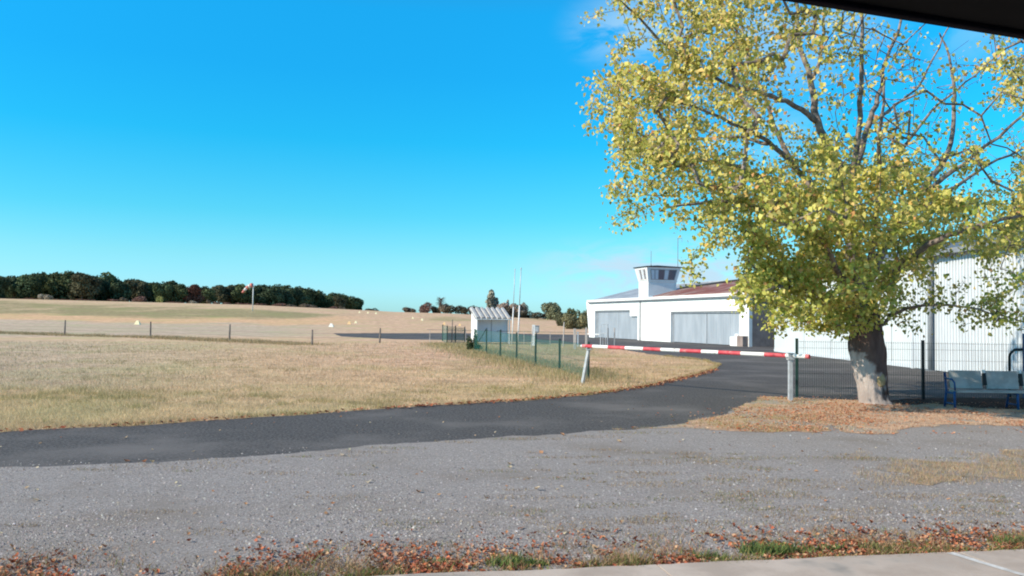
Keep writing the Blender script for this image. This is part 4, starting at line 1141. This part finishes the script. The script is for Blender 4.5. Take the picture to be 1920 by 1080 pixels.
top_curve = [(-260, 512), (0, 514), (60, 508), (110, 508), (150, 511), (200, 511), (225, 520), (260, 519), (290, 526), (330, 521), (370, 530), (430, 530), (470, 527), (520, 532), (560, 533), (600, 539), (630, 547), (655, 552), (675, 559), (690, 573)]
d_curve = [(-260, 345), (0, 352), (300, 370), (500, 410), (600, 470), (690, 560)]
TREE_LAB = 'dark green broadleaf tree at the front of the long wood along the left horizon'
proto = None
px_ = -230
i = 0
rr_ = random.Random(5)
while px_ < 684:
    d = float(interp_px(px_, d_curve)) + rr_.uniform(-8, 14)
    ty = float(interp_px(px_, top_curve)) + rr_.uniform(-1, 11)
    g = ray(px_, 575); X_ = g.x * d; gz_ = float(h(X_, d))
    H_ = max(5, pt(px_, ty, d).z - gz_)
    sx = rr_.uniform(1.0, 1.3) * H_
    reddish = (abs(px_ - 365) < 9)
    km = kinds[5] if reddish else kinds[rr_.randrange(5)]
    if proto is None:
        proto = thing('broadleaf_tree', TREE_LAB, 'tree', (X_, d, gz_), group='front trees of the wood')
        link('crown', km, proto); link('trunk', trunk_me, proto); o = proto
    else:
        o = dup(proto, (X_, d, gz_))
        for c_ in o.children:
            if c_.name.startswith('crown'): c_.data = km
    o.rotation_euler = (0, 0, rr_.uniform(0, 6.28)); o.scale = (sx, sx, H_ * 1.04)
    if reddish: o['label'] = 'reddish brown tree among the green ones of the wood, left of the windsock'; del o['group']
    px_ += rr_.uniform(20, 34) * (380 / d) ** 1.5; i += 1
ORD = 'first second third fourth fifth sixth seventh eighth ninth tenth eleventh twelfth thirteenth fourteenth fifteenth sixteenth seventeenth eighteenth nineteenth twentieth'.split()
ws_ = [o for o in bpy.data.objects if o.name.startswith('broadleaf_tree') and o.get('group')]
ws_ = sorted(((960 + F * o.location.x / o.location.y), o.name) for o in ws_)
lf = [q for q in ws_ if q[0] < 473][::-1]; rg = [q for q in ws_ if q[0] >= 473]
for k_, (_, nm) in enumerate(lf):
    if k_ < 20: bpy.data.objects[nm]['label'] = 'front tree of the dark wood, ' + ORD[k_] + ' to the left of the windsock pole'
    else: bpy.data.objects[nm]['label'] = 'front tree of the dark wood beyond the left edge, ' + ['nearest', 'second', 'third', 'fourth', 'fifth', 'sixth', 'seventh'][k_ - 20] + ' outward'
for k_, (_, nm) in enumerate(rg): bpy.data.objects[nm]['label'] = 'front tree of the dark wood, ' + ORD[min(k_, 19)] + ' to the right of the windsock pole'
# the mass of the wood behind
Vs, Cs = [], []
for k_ in range(150):
    px_ = RNG.uniform(-330, 676); d = float(interp_px(px_, d_curve)) + RNG.uniform(14, 70)
    ty = float(interp_px(px_, top_curve)) + RNG.uniform(1, 10)
    g = ray(px_, 575); X_ = g.x * d; gz_ = float(h(X_, d)); H_ = max(4, pt(px_, ty, d).z - gz_)
    V, C = far_tree_meshes(100 + k_ % 6, 'round', (.075, .095, .048))
    sel = RNG.random(len(V)) < .7; V = V[sel]; C = C[sel]
    sx = H_ * RNG.uniform(.9, 1.2); a = RNG.uniform(0, 6.28)
    W_ = V.copy(); W_[..., 0] = (V[..., 0] * np.cos(a) - V[..., 1] * np.sin(a)) * sx + X_; W_[..., 1] = (V[..., 0] * np.sin(a) + V[..., 1] * np.cos(a)) * sx + d; W_[..., 2] = V[..., 2] * H_ + gz_
    Vs.append(W_); Cs.append(C * RNG.uniform(.8, 1.2))
tag(link('wood', commit_leaves('wood', np.concatenate(Vs), np.concatenate(Cs), 'far_leaf')), 'dense dark wood massed behind the front row of trees on the left horizon', 'wood', kind='stuff')

# bushes at the foot of the wood and the far hedges
bush_me = {}
def bush(px0, px1, ytop, ybase, d, col, label, name='bush', cat='bush', group=None, kind='bush'):
    key = (col, kind, int(px0) % 3)
    if key not in bush_me:
        V, C = far_tree_meshes(hash(key) % 1000 if False else int(px0) % 97 + 7, kind, col); bush_me[key] = commit_leaves('foliage', V, C, 'far_leaf')
    pc_ = (px0 + px1) / 2; g = ray(pc_, ybase); X_ = g.x * d; gz_ = float(h(X_, d))
    H_ = max(.6, pt(pc_, ytop, d).z - gz_); wd_ = (px1 - px0) * d / F
    o = link(name, bush_me[key], None, (X_, d, gz_ - .1 * H_))
    if kind == 'bush': o.scale = (wd_ / 1.75, wd_ / 1.75, H_ / .82)
    else: o.scale = (wd_ / .95, wd_ / .95, H_ / .93) if kind == 'round' else (wd_ / .26, wd_ / .26, H_ / .97)
    tag(o, label, cat, group)
    return o
brown = (.24, .14, .12); dull = (.25, .2, .15); pal = (.4, .35, .28); lime = (.32, .33, .13); dgr = (.09, .08, .055); mid = (.17, .17, .10)
for a in [(72, 98, 552, 562, 335, pal, 'pale grey green domed bush standing out before the wood at the far left'),
          (142, 188, 561, 567, 345, brown, 'low brown scrub at the wood edge right of the pale domed bush'),
          (200, 224, 561, 567, 345, brown, 'narrow low brown bush left of the two rounded ones'),
          (224, 243, 558, 568, 345, dull, 'small olive bush touching the larger brown dome'),
          (243, 276, 556, 568, 345, brown, 'large rounded brown bush at the foot of the wood'),
          (293, 306, 556, 568, 342, lime, 'small light green upright bush at the foot of the wood'),
          (352, 368, 563, 570, 350, pal, 'small pale straw bush below the reddish tree'),
          (386, 398, 562, 571, 350, dull, 'small tawny bush right of the reddish tree'),
          (398, 412, 566, 572, 352, brown, 'low brown bush, the next right from the tawny one'),
          (416, 432, 567, 573, 352, brown, 'low brown bush left of the windsock pole'),
          (440, 454, 568, 573, 352, brown, 'low brown bush closest to the windsock pole'),
          (536, 560, 571, 578, 365, dull, 'long low grey bush right of the windsock'),
          (560, 600, 570, 579, 370, dull, 'widest low grey green bush under the right part of the wood'),
          (612, 634, 575, 580, 375, brown, 'brown bush near the right end of the wood'),
          (634, 652, 574, 581, 380, dull, 'last dull bush below the right end of the wood')]:
    bush(a[0], a[1], a[2], a[3], a[4], a[5], a[6])
for a, c, wh_ in [(306, 330, 'just right of the light green upright bush'), (328, 350, 'between the light green bush and the pale straw bush'), (100, 145, 'just right of the pale domed bush'), (30, 72, 'just left of the pale domed bush'), (-10, 30, 'at the very left edge'), (452, 476, 'right behind the windsock pole'), (478, 506, 'just right of the windsock pole'), (504, 538, 'between the windsock and the long grey bush')]:
    bush(a, c, 564 + (a > 250) * 2 + (a > 440) * 3, 569 + (a > 440) * 5, 350, brown, 'low scrub at the wood foot, ' + wh_, group='low scrub at the wood foot')
for a in [(684, 712, 578, 585, 420, dgr, 'low dark shrubs trailing off the right end of the wood'),
          (752, 785, 576, 587, 335, dull, 'leftmost low hedge clump on the right of the grass runway crest'),
          (780, 812, 568, 587, 335, brown, 'reddish brown rounded bush in the hedge left of the bare tree'),
          (806, 830, 574, 588, 335, dgr, 'dark hedge clump just left below the bare tree'),
          (816, 846, 570, 588, 332, dull, 'brown bush wrapped round the foot of the bare tree'),
          (838, 880, 573, 590, 330, dgr, 'dark hedge stretch right of the bare tree'),
          (872, 925, 574, 592, 325, dgr, 'dark hedge stretch behind the shelter roof'),
          (960, 1010, 584, 597, 300, dgr, 'dark purple hedge stretch right of the masts'),
          (1000, 1050, 586, 599, 290, dgr, 'dark hedge stretch below the round tree'),
          (912, 972, 576, 596, 310, dgr, 'dark hedge stretch behind the masts')]:
    bush(a[0], a[1], a[2], a[3], a[4], a[5], a[6], name='hedge', cat='hedge')
bush(912, 929, 540, 592, 330, (.40, .38, .31), 'tall narrow poplar standing highest on the right horizon', 'poplar_tree', 'tree', kind='poplar')
bush(924, 936, 556, 592, 332, (.42, .36, .31), 'thin pale poplar close against the right side of the tall one', 'poplar_tree', 'tree', kind='poplar')
bush(948, 955, 560, 592, 334, (.42, .36, .31), 'very thin small poplar tip between tall poplar and masts', 'poplar_tree', 'tree', kind='poplar')
bush(932, 962, 566, 594, 326, (.38, .29, .24), 'misty brown tree right beside the poplars', 'broadleaf_tree', 'tree', kind='round')
bush(952, 975, 568, 594, 322, (.37, .28, .23), 'misty brown tree seen between and behind the masts', 'broadleaf_tree', 'tree', kind='round')
bush(970, 990, 566, 595, 318, (.40, .33, .27), 'pale brown upright tree just right of the masts', 'broadleaf_tree', 'tree', kind='round')
bush(1018, 1056, 565, 599, 280, (.24, .25, .16), 'round grey green tree alone above the hedge left of the hangar', 'broadleaf_tree', 'tree', kind='round')
for a in [(1040, 1072, 584, 603, 200, mid, 'left bush of the mound of green shrubs beside the hangar'), (1060, 1098, 578, 604, 190, (.15, .16, .08), 'tallest green shrub of the mound beside the hangar'), (1080, 1112, 575, 606, 180, (.15, .155, .09), 'green shrub half hidden behind the hangar left corner'), (1044, 1105, 590, 606, 172, (.22, .2, .11), 'broad low olive shrub at the foot of the green mound')]:
    bush(*a)
rq = np.random.default_rng(77); nq = 900
dq = rq.normal(0, 1, (nq, 3)); dq /= np.linalg.norm(dq, axis=1)[:, None]; dq[:, 2] = np.abs(dq[:, 2])
Pq = dq * np.array([.42, .4, .85]) * rq.uniform(.5, 1.1, nq)[:, None] * (1 + .35 * np.sin(dq[:, :1] * 7))
Vq = leaf_quads(Pq, dq, rq.uniform(.03, .07, nq), rq)
pq = at(889, 658)
tag(link('bush', commit_leaves('bush', Vq, np.array([[.075, .10, .05]]) * rq.uniform(.6, 1.4, (nq, 1)), 'far_leaf'), None, (pq.x - .05, pq.y + .6, 0)), 'dark green bush against the fence under the shelter left wall', 'bush')
p = at(460, 640)
# bare tree on the crest
p = Vector((ray(826, 590).x * 332, 332, float(h(ray(826, 590).x * 332, 332))))
bt = thing('bare_tree', 'small bare twiggy tree rising above the hedge right of the runway crest', 'tree', p)
H_ = pt(826, 553, 332).z - p.z
b = MB(); b.tube([(0, 0, 0), (.1, 0, H_ * .4), (0, 0, H_ * .75)], [.22, .16, .08], 6); b.build('trunk', M['far_bark'], bt)
b = MB(); rb_ = random.Random(3)
for k_ in range(150):
    z0 = H_ * rb_.uniform(.28, .78); a = rb_.uniform(0, 6.28); l = rb_.uniform(.7, 2.4) * math.sqrt(max(.15, 1 - ((z0 / H_ - .5) / .5) ** 2))
    e1 = Vector((math.cos(a) * l * .5, math.sin(a) * l * .5, z0 + l * .45)); e2 = Vector((math.cos(a + .3) * l, math.sin(a + .3) * l, min(H_, z0 + l * rb_.uniform(.1, .9))))
    b.tube([(0, 0, z0), e1, e2], [.06, .04, .025], 3, cap=False)
tag(b.build('twigs', M['far_bark'], bt), kind='stuff')

# ------------------------------------------------------------------ the big tree
TP = at(1641, 757); TD = TP.y
tree = thing('big_tree', 'large spreading tree with pale lower trunk and thinning yellow green autumn leaves', 'tree', TP)
def tl(px, py, dd=0.0): return pt(px, py, TD + dd) - TP
# trunk
b = MB(); nseg = 60; nr2 = 56
sp_ = [(757, 1645, .37), (748, 1640, .345), (720, 1636, .345), (700, 1633, .39), (680, 1629, .40), (655, 1625, .42), (632, 1624, .40), (610, 1627, .33), (585, 1626, .26), (560, 1622, .2)]
rows = []
for i in range(nseg + 1):
    py_ = 757 - (757 - 560) * i / nseg
    cx2 = np.interp(-py_, [-s_[0] for s_ in sp_], [s_[1] for s_ in sp_]); rr2 = np.interp(-py_, [-s_[0] for s_ in sp_], [s_[2] for s_ in sp_])
    c_ = tl(cx2, py_)
    rows.append((c_, rr2))
vs = []
for i, (c_, rr2) in enumerate(rows):
    z = c_.z
    for k in range(nr2):
        a = 2 * math.pi * k / nr2
        d_ = Vector((math.cos(a), math.sin(a), 0))
        f_ = rr2 * (1 + .10 * mnoise.noise(Vector((d_.x * 1.6, d_.y * 1.6, z * 1.2))) + .05 * mnoise.noise(Vector((d_.x * 5, d_.y * 5, z * 2.0))))
        flare = .05 * math.exp(-z / .10) * (.6 + .5 * math.sin(a * 4 + 1)) + .018 * mnoise.noise(Vector((d_.x * 9, d_.y * 9, z * 2.5))) + .012 * mnoise.noise(Vector((d_.x * 20, d_.y * 20, z * 5)))
        groove = -.055 * math.exp(-((a - 5.15) / .12) ** 2) * math.exp(-((z - .4) / .5) ** 2)
        vs.append(c_ + d_ * (f_ + flare + groove) + Vector((0, 0, -.05 if i == 0 else 0)))
fs = [(i * nr2 + k, i * nr2 + (k + 1) % nr2, (i + 1) * nr2 + (k + 1) % nr2, (i + 1) * nr2 + k) for i in range(nseg) for k in range(nr2)]
b.add(vs, fs + [tuple(nseg * nr2 + k for k in range(nr2))])
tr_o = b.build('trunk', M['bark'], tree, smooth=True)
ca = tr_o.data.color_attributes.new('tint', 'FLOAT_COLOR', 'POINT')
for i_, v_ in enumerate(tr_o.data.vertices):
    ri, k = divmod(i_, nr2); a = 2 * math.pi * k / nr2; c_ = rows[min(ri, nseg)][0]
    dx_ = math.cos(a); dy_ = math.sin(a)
    # painted sun and shade: pale sunlit bark low, higher on the left; dark above
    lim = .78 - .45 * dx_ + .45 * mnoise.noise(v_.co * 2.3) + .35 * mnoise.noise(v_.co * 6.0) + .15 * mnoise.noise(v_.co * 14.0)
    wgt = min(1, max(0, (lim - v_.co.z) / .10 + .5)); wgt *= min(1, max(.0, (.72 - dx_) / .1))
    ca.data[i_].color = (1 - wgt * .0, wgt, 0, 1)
# knot
bm = bmesh.new(); bmesh.ops.create_icosphere(bm, subdivisions=3, radius=.15)
for v_ in bm.verts: v_.co *= 1 + .18 * mnoise.noise(v_.co * 9)
me = bpy.data.meshes.new('knot'); bm.to_mesh(me); bm.free(); me.materials.append(M['knot']); me.polygons.foreach_set('use_smooth', [True] * len(me.polygons))
kn = link('knot', me, tree); kn.location = tl(1651, 711) + Vector((-.13, -.30, 0)); kn.scale = (.8, .6, 1.1)

limbs = [  # (points px, py, depth), start radius, end radius
    ([(1620, 600, 0), (1602, 500, -.3), (1590, 420, 0), (1562, 300, 0), (1532, 225, 0), (1520, 150, .2), (1500, 80, .3), (1493, 0, .4), (1486, -90, .5)], .19, .03),
    ([(1520, 150, .2), (1541, 95, 0), (1546, 20, -.2), (1540, -70, -.3)], .06, .02),
    ([(1532, 228, 0), (1490, 198, -.4), (1430, 175, -.9), (1375, 163, -1.3), (1320, 135, -1.7), (1262, 98, -2), (1205, 42, -2.2), (1162, 0, -2.3)], .075, .02),
    ([(1590, 425, 0), (1520, 350, .6), (1468, 275, 1.0), (1436, 190, 1.2), (1405, 110, 1.4), (1385, 30, 1.6)], .11, .025),
    ([(1505, 330, .8), (1450, 275, .2), (1395, 240, -.4), (1300, 200, -1.2), (1215, 180, -1.8)], .08, .02),
    ([(1440, 270, .1), (1370, 255, .5), (1290, 262, 1), (1210, 250, 1.5)], .05, .015),
    ([(1588, 425, 0), (1600, 320, -.6), (1612, 220, -.8), (1613, 110, -.9), (1618, 10, -1)], .10, .035),
    ([(1600, 330, -.6), (1630, 230, .3), (1652, 165, .6), (1662, 110, .8), (1690, 40, 1), (1700, -50, 1.2)], .09, .025),
    ([(1630, 232, .3), (1668, 205, .9), (1720, 165, 1.4), (1760, 90, 1.8), (1790, 30, 2)], .05, .015),
    ([(1615, 560, 0), (1665, 450, .8), (1720, 370, 1.6), (1775, 290, 2.0), (1789, 200, 2.1), (1782, 120, 2.2), (1762, 60, 2.3)], .14, .02),
    ([(1720, 370, 1.6), (1790, 320, 1.0), (1855, 270, .6), (1920, 215, .2), (1990, 150, 0)], .08, .02),
    ([(1700, 400, 1.3), (1790, 350, 2.5), (1870, 300, 3.2), (1960, 265, 3.8), (2060, 250, 4)], .07, .015),
    ([(1680, 300, 1.0), (1745, 210, .4), (1810, 155, 0), (1870, 100, -.2)], .05, .012),
    ([(1615, 570, 0), (1560, 490, -.8), (1490, 420, -1.3), (1410, 385, -1.6), (1330, 378, -1.9), (1235, 395, -2.2)], .12, .02),
    ([(1500, 430, -1.2), (1420, 330, -2.2), (1330, 300, -2.8), (1240, 310, -3.2)], .07, .015),
    ([(1618, 600, -.1), (1570, 565, -1.0), (1510, 545, -2.0), (1450, 540, -2.8), (1412, 560, -3.2)], .10, .015),
    ([(1615, 590, -.1), (1575, 520, -1.6), (1540, 450, -2.8), (1500, 400, -3.8), (1450, 370, -4.6)], .10, .015),
    ([(1650, 610, 0), (1700, 578, -.4), (1760, 572, -.8), (1830, 580, -1.0), (1885, 600, -1.2)], .055, .012),
    ([(1630, 560, 0), (1690, 500, -1.0), (1760, 450, -1.8), (1840, 420, -2.4), (1930, 400, -2.8), (2040, 390, -3)], .11, .02),
    ([(1632, 560, 0), (1690, 490, 1.6), (1780, 440, 3.0), (1890, 420, 4.2), (2010, 410, 5)], .11, .02),
    ([(1625, 560, .1), (1600, 450, 1.8), (1570, 350, 3.2), (1540, 250, 4.2), (1520, 140, 4.8)], .12, .02),
    ([(1625, 540, -.1), (1640, 430, -1.6), (1650, 340, -2.8), (1650, 250, -3.8), (1660, 150, -4.2)], .10, .02),
    ([(1575, 460, 1.5), (1480, 420, 3.0), (1380, 380, 4.0), (1290, 340, 4.6)], .08, .015),
]
nodes = []; par = []; rad = []
limb_meshes = []
def smooth_pts(P, per=4):
    out = []
    for i in range(len(P) - 1):
        p0 = P[max(i - 1, 0)]; p1 = P[i]; p2 = P[i + 1]; p3 = P[min(i + 2, len(P) - 1)]
        for j in range(per):
            t = j / per
            out.append(.5 * ((2 * p1) + (p2 - p0) * t + (2 * p0 - 5 * p1 + 4 * p2 - p3) * t * t + (3 * p1 - p0 - 3 * p2 + p3) * t ** 3))
    out.append(P[-1]); return out
rl = random.Random(11)
for li, (pp, ra, rb) in enumerate(limbs):
    P = smooth_pts([tl(*q) for q in pp])
    P = [p + Vector((rl.uniform(-.03, .03), rl.uniform(-.03, .03), rl.uniform(-.03, .03))) * (0 if i in (0,) else 1) for i, p in enumerate(P)]
    rr3 = [ra + (rb - ra) * (i / (len(P) - 1)) ** .7 for i in range(len(P))]
    bb = MB(); bb.tube(P, rr3, 8); bb.build('limb', M['limb'], tree, smooth=True)
    st = 3 if li not in (0,) else 5
    for i in range(st, len(P)):
        nodes.append(tuple(P[i])); par.append(-1)
# leaf density over the crown, cells of 60 px seen from the front, spread through its depth
rows_ = {-150: [0, 0, 1, 2, 3, 3, 4, 3, 2, 2, 1, 1, 1, 0, 0, 0], -90: [0, 1, 2, 3, 4, 5, 5, 4, 3, 3, 2, 1, 1, 1, 0, 0], -30: [0, 2, 3, 5, 6, 6, 6, 4, 3, 3, 2, 1, 1, 1, 1, 1],
    30: [.3, 2.4, 2.6, 5.5, 7, 7, 6, 4, 3, 2.5, 1, .8, .6, .7, 1, 1], 90: [3, 4.5, 4, 6, 7, 6, 5, 3.6, 2.4, 2, 1.1, .7, .6, .8, 1, 1], 150: [4, 7, 7, 7, 6, 5, 3, 3.4, 2, 1.3, 1.2, 1.2, 1.3, 3, 2, 1],
    210: [1.5, 7, 8, 7, 6, 5, 3.5, 3.2, 2.2, 2.2, 2.6, 1.6, 1.6, 2, 2, 1], 270: [1, 6, 7, 6, 5, 2.4, 3.5, 7, 6, 3.5, 3.2, 3, 2, 1.5, 2, 2], 330: [.4, 5, 7.5, 7, 7, 7, 8, 9, 8, 8, 6, 3, 1.5, 2, 3, 2],
    390: [0, 2.6, 3.6, 2.4, 3.2, 8, 8, 8, 9, 8, 8, 6, 5, 5, 4, 3], 450: [0, 0, 0, 1.3, 4.2, 8, 8, 8, 7, 5, 7, 7, 6, 6, 5, 3], 510: [0, 0, 0, .4, 2, 8, 9, 9, 8, 7, 6, 4, 3, 2, 3, 2],
    560: [0, 0, 0, 0, 0, 5.5, 8, 9, 8.5, 3.5, 2.4, 2, 2.6, 2.6, 2, 1], 605: [0, 0, 0, 0, 0, .6, 2.8, 4.4, 3.6, 1.0, .4, .15, .9, 1.2, .5, 0]}
cols_ = [1110 + 60 * i for i in range(16)]
rt = np.random.default_rng(23)
tips = []; tipw = []
for ry, vals in rows_.items():
    for cx3, dv in zip(cols_, vals):
        k = rt.poisson(dv * 1.75) if dv > 0 else 0
        for _ in range(k):
            px3 = cx3 + rt.uniform(-30, 30); py3 = ry + rt.uniform(-30, 30)
            if ry == 605 and py3 > 615: py3 = 610
            if px3 < 1098: continue
            e2 = 1 - ((px3 - 1620) / 600) ** 2 * .75 - ((py3 - 330) / 480) ** 2 * .3
            D_ = 5.2 * math.sqrt(max(.08, e2))
            lowc = py3 > 430
            dd = rt.uniform(-1, 1); dd = math.copysign(abs(dd) ** .7, dd)
            if lowc: dd = dd * .6 - .08
            if ry == 605 or (ry == 560 and px3 > 1680): dd *= .35
            dd *= D_
            if px3 > 1790 and 180 < py3 < 520 and rt.random() < .6: dd = rt.uniform(1.5, 8.5)
            tips.append(tuple(tl(px3, py3, dd))); tipw.append(1.0)
ntip = len(tips)
for _ in range(330):     # bare fine twigs high on the right
    px3 = rt.uniform(1560, 1960); py3 = rt.uniform(-120, 340)
    tips.append(tuple(tl(px3, py3, rt.uniform(-3, 4))))
tips = np.array(tips)
# grow twigs: each tip joins the nearest wood already there
Nn = [np.array(n_) for n_ in nodes]
NA = np.zeros((len(nodes) + len(tips) * 5, 3)); NA[:len(nodes)] = np.array(nodes); cnt = len(nodes)
dist = np.min(np.linalg.norm(tips[:, None, :] - NA[None, :cnt, :], axis=2), axis=1)
near = np.argmin(np.linalg.norm(tips[:, None, :] - NA[None, :cnt, :], axis=2), axis=1)
done = np.zeros(len(tips), bool); chains = []; chain_bare = []; parent_of = {}
for _ in range(len(tips)):
    i = int(np.argmin(np.where(done, 1e9, dist))); done[i] = True
    a = NA[near[i]]; c = tips[i]; ln = np.linalg.norm(c - a); m_ = int(min(4, max(1, ln // .35)))
    prev_ = int(near[i]); ids = [prev_]
    side = rt.normal(0, .05 * ln, 3); sag = -.04 * ln
    for j in range(1, m_ + 1):
        t = j / m_; q = a + (c - a) * t + side * math.sin(math.pi * t) + np.array([0, 0, -sag * math.sin(math.pi * t)])
        NA[cnt] = q; parent_of[cnt] = prev_; prev_ = cnt; ids.append(cnt); cnt += 1
        dn = np.linalg.norm(tips - q, axis=1); up = dn < dist; near[up] = cnt - 1; dist[up] = dn[up]
    chains.append(ids); chain_bare.append(i >= ntip)
leafcount = np.zeros(cnt)
for ids, bare_ in zip(chains, chain_bare): leafcount[ids[-1]] += .12 if bare_ else 1
for i in range(cnt - 1, len(nodes) - 1, -1): leafcount[parent_of[i]] += leafcount[i]
bt_ = MB()
for ids in chains:
    pts_ = [Vector(NA[i]) for i in ids]
    rs_ = [0.0066 * max(.75, leafcount[i]) ** .42 for i in ids]; rs_[0] = min(rs_[0], rs_[1] * 1.2)
    bt_.tube(pts_, rs_, 5 if rs_[0] > .02 else 3, cap=False)
tag(bt_.build('twigs', M['limb'], tree), kind='stuff')
# leaves hang from the twig ends
LC = []; 
for ids, bare_ in zip(chains, chain_bare):
    if bare_ and rt.random() < .85: continue
    A = NA[ids[-2]]; B = NA[ids[-1]]
    qx_, qy_ = proj((B + np.array(TP))[None, :]); qx_ = qx_[0]; qy_ = qy_[0]
    m_ = rt.poisson(58 if qy_ > 300 else 46)
    if qx_ > 1560 and qy_ < 300: m_ = rt.poisson(13 if qx_ < 1830 else 36)
    elif 1440 < qx_ and qy_ < 260: m_ = rt.poisson(22)
    elif qx_ > 1700 and qy_ > 500: m_ = rt.poisson(32)
    t = rt.uniform(-.1, 1.15, m_)[:, None]
    LC.append(A + (B - A) * t + rt.normal(0, .135, (m_, 3)) * np.array([1.1, 1.1, .8]))
LC = np.concatenate(LC)
# a few loose leaves along bare twigs
n = len(LC)
s = rt.uniform(.07, .135, n) * rt.choice([1, 1, .8], n)
tipd = rt.normal(0, .75, (n, 3)) + np.array([0, 0, -.75]); tipd /= np.linalg.norm(tipd, axis=1)[:, None]
nrm = rt.normal(0, .65, (n, 3)) + np.array([-.45, -.35, .35]); nrm -= tipd * np.sum(nrm * tipd, 1)[:, None]; nrm /= np.linalg.norm(nrm, axis=1)[:, None]
sd_ = np.cross(tipd, nrm); S_ = s[:, None]
V = np.stack([LC, LC + tipd * S_ * .42 + sd_ * S_ * .42 + nrm * S_ * .12, LC + tipd * S_ * 1.05 - nrm * S_ * .12, LC + tipd * S_ * .42 - sd_ * S_ * .42 + nrm * S_ * .12, LC + tipd * S_ * .45], 1)
o_ = np.arange(n)[:, None] * 5
Fc = np.concatenate([o_ + np.array([[0, 1, 4]]), o_ + np.array([[1, 2, 4]]), o_ + np.array([[2, 3, 4]]), o_ + np.array([[3, 0, 4]])], 0)
pal_ = np.array([(.60, .53, .13), (.70, .59, .18), (.44, .43, .09), (.74, .57, .20), (.27, .30, .06), (.78, .50, .17), (.74, .36, .15)])
ci = rt.choice(7, n, p=[.29, .25, .18, .12, .09, .05, .02])
lc = pal_[ci] * rt.uniform(.8, 1.2, (n, 1))
# greener low on the shaded inside, yellower towards the outer left as the leaves turn
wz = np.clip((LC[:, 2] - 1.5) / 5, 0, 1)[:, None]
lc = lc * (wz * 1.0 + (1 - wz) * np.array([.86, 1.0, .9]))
me = fast_mesh('crown', V.reshape(-1, 3), Fc, M['leaf'], np.repeat(lc, 5, axis=0))
tag(link('crown', me, tree), kind='stuff')
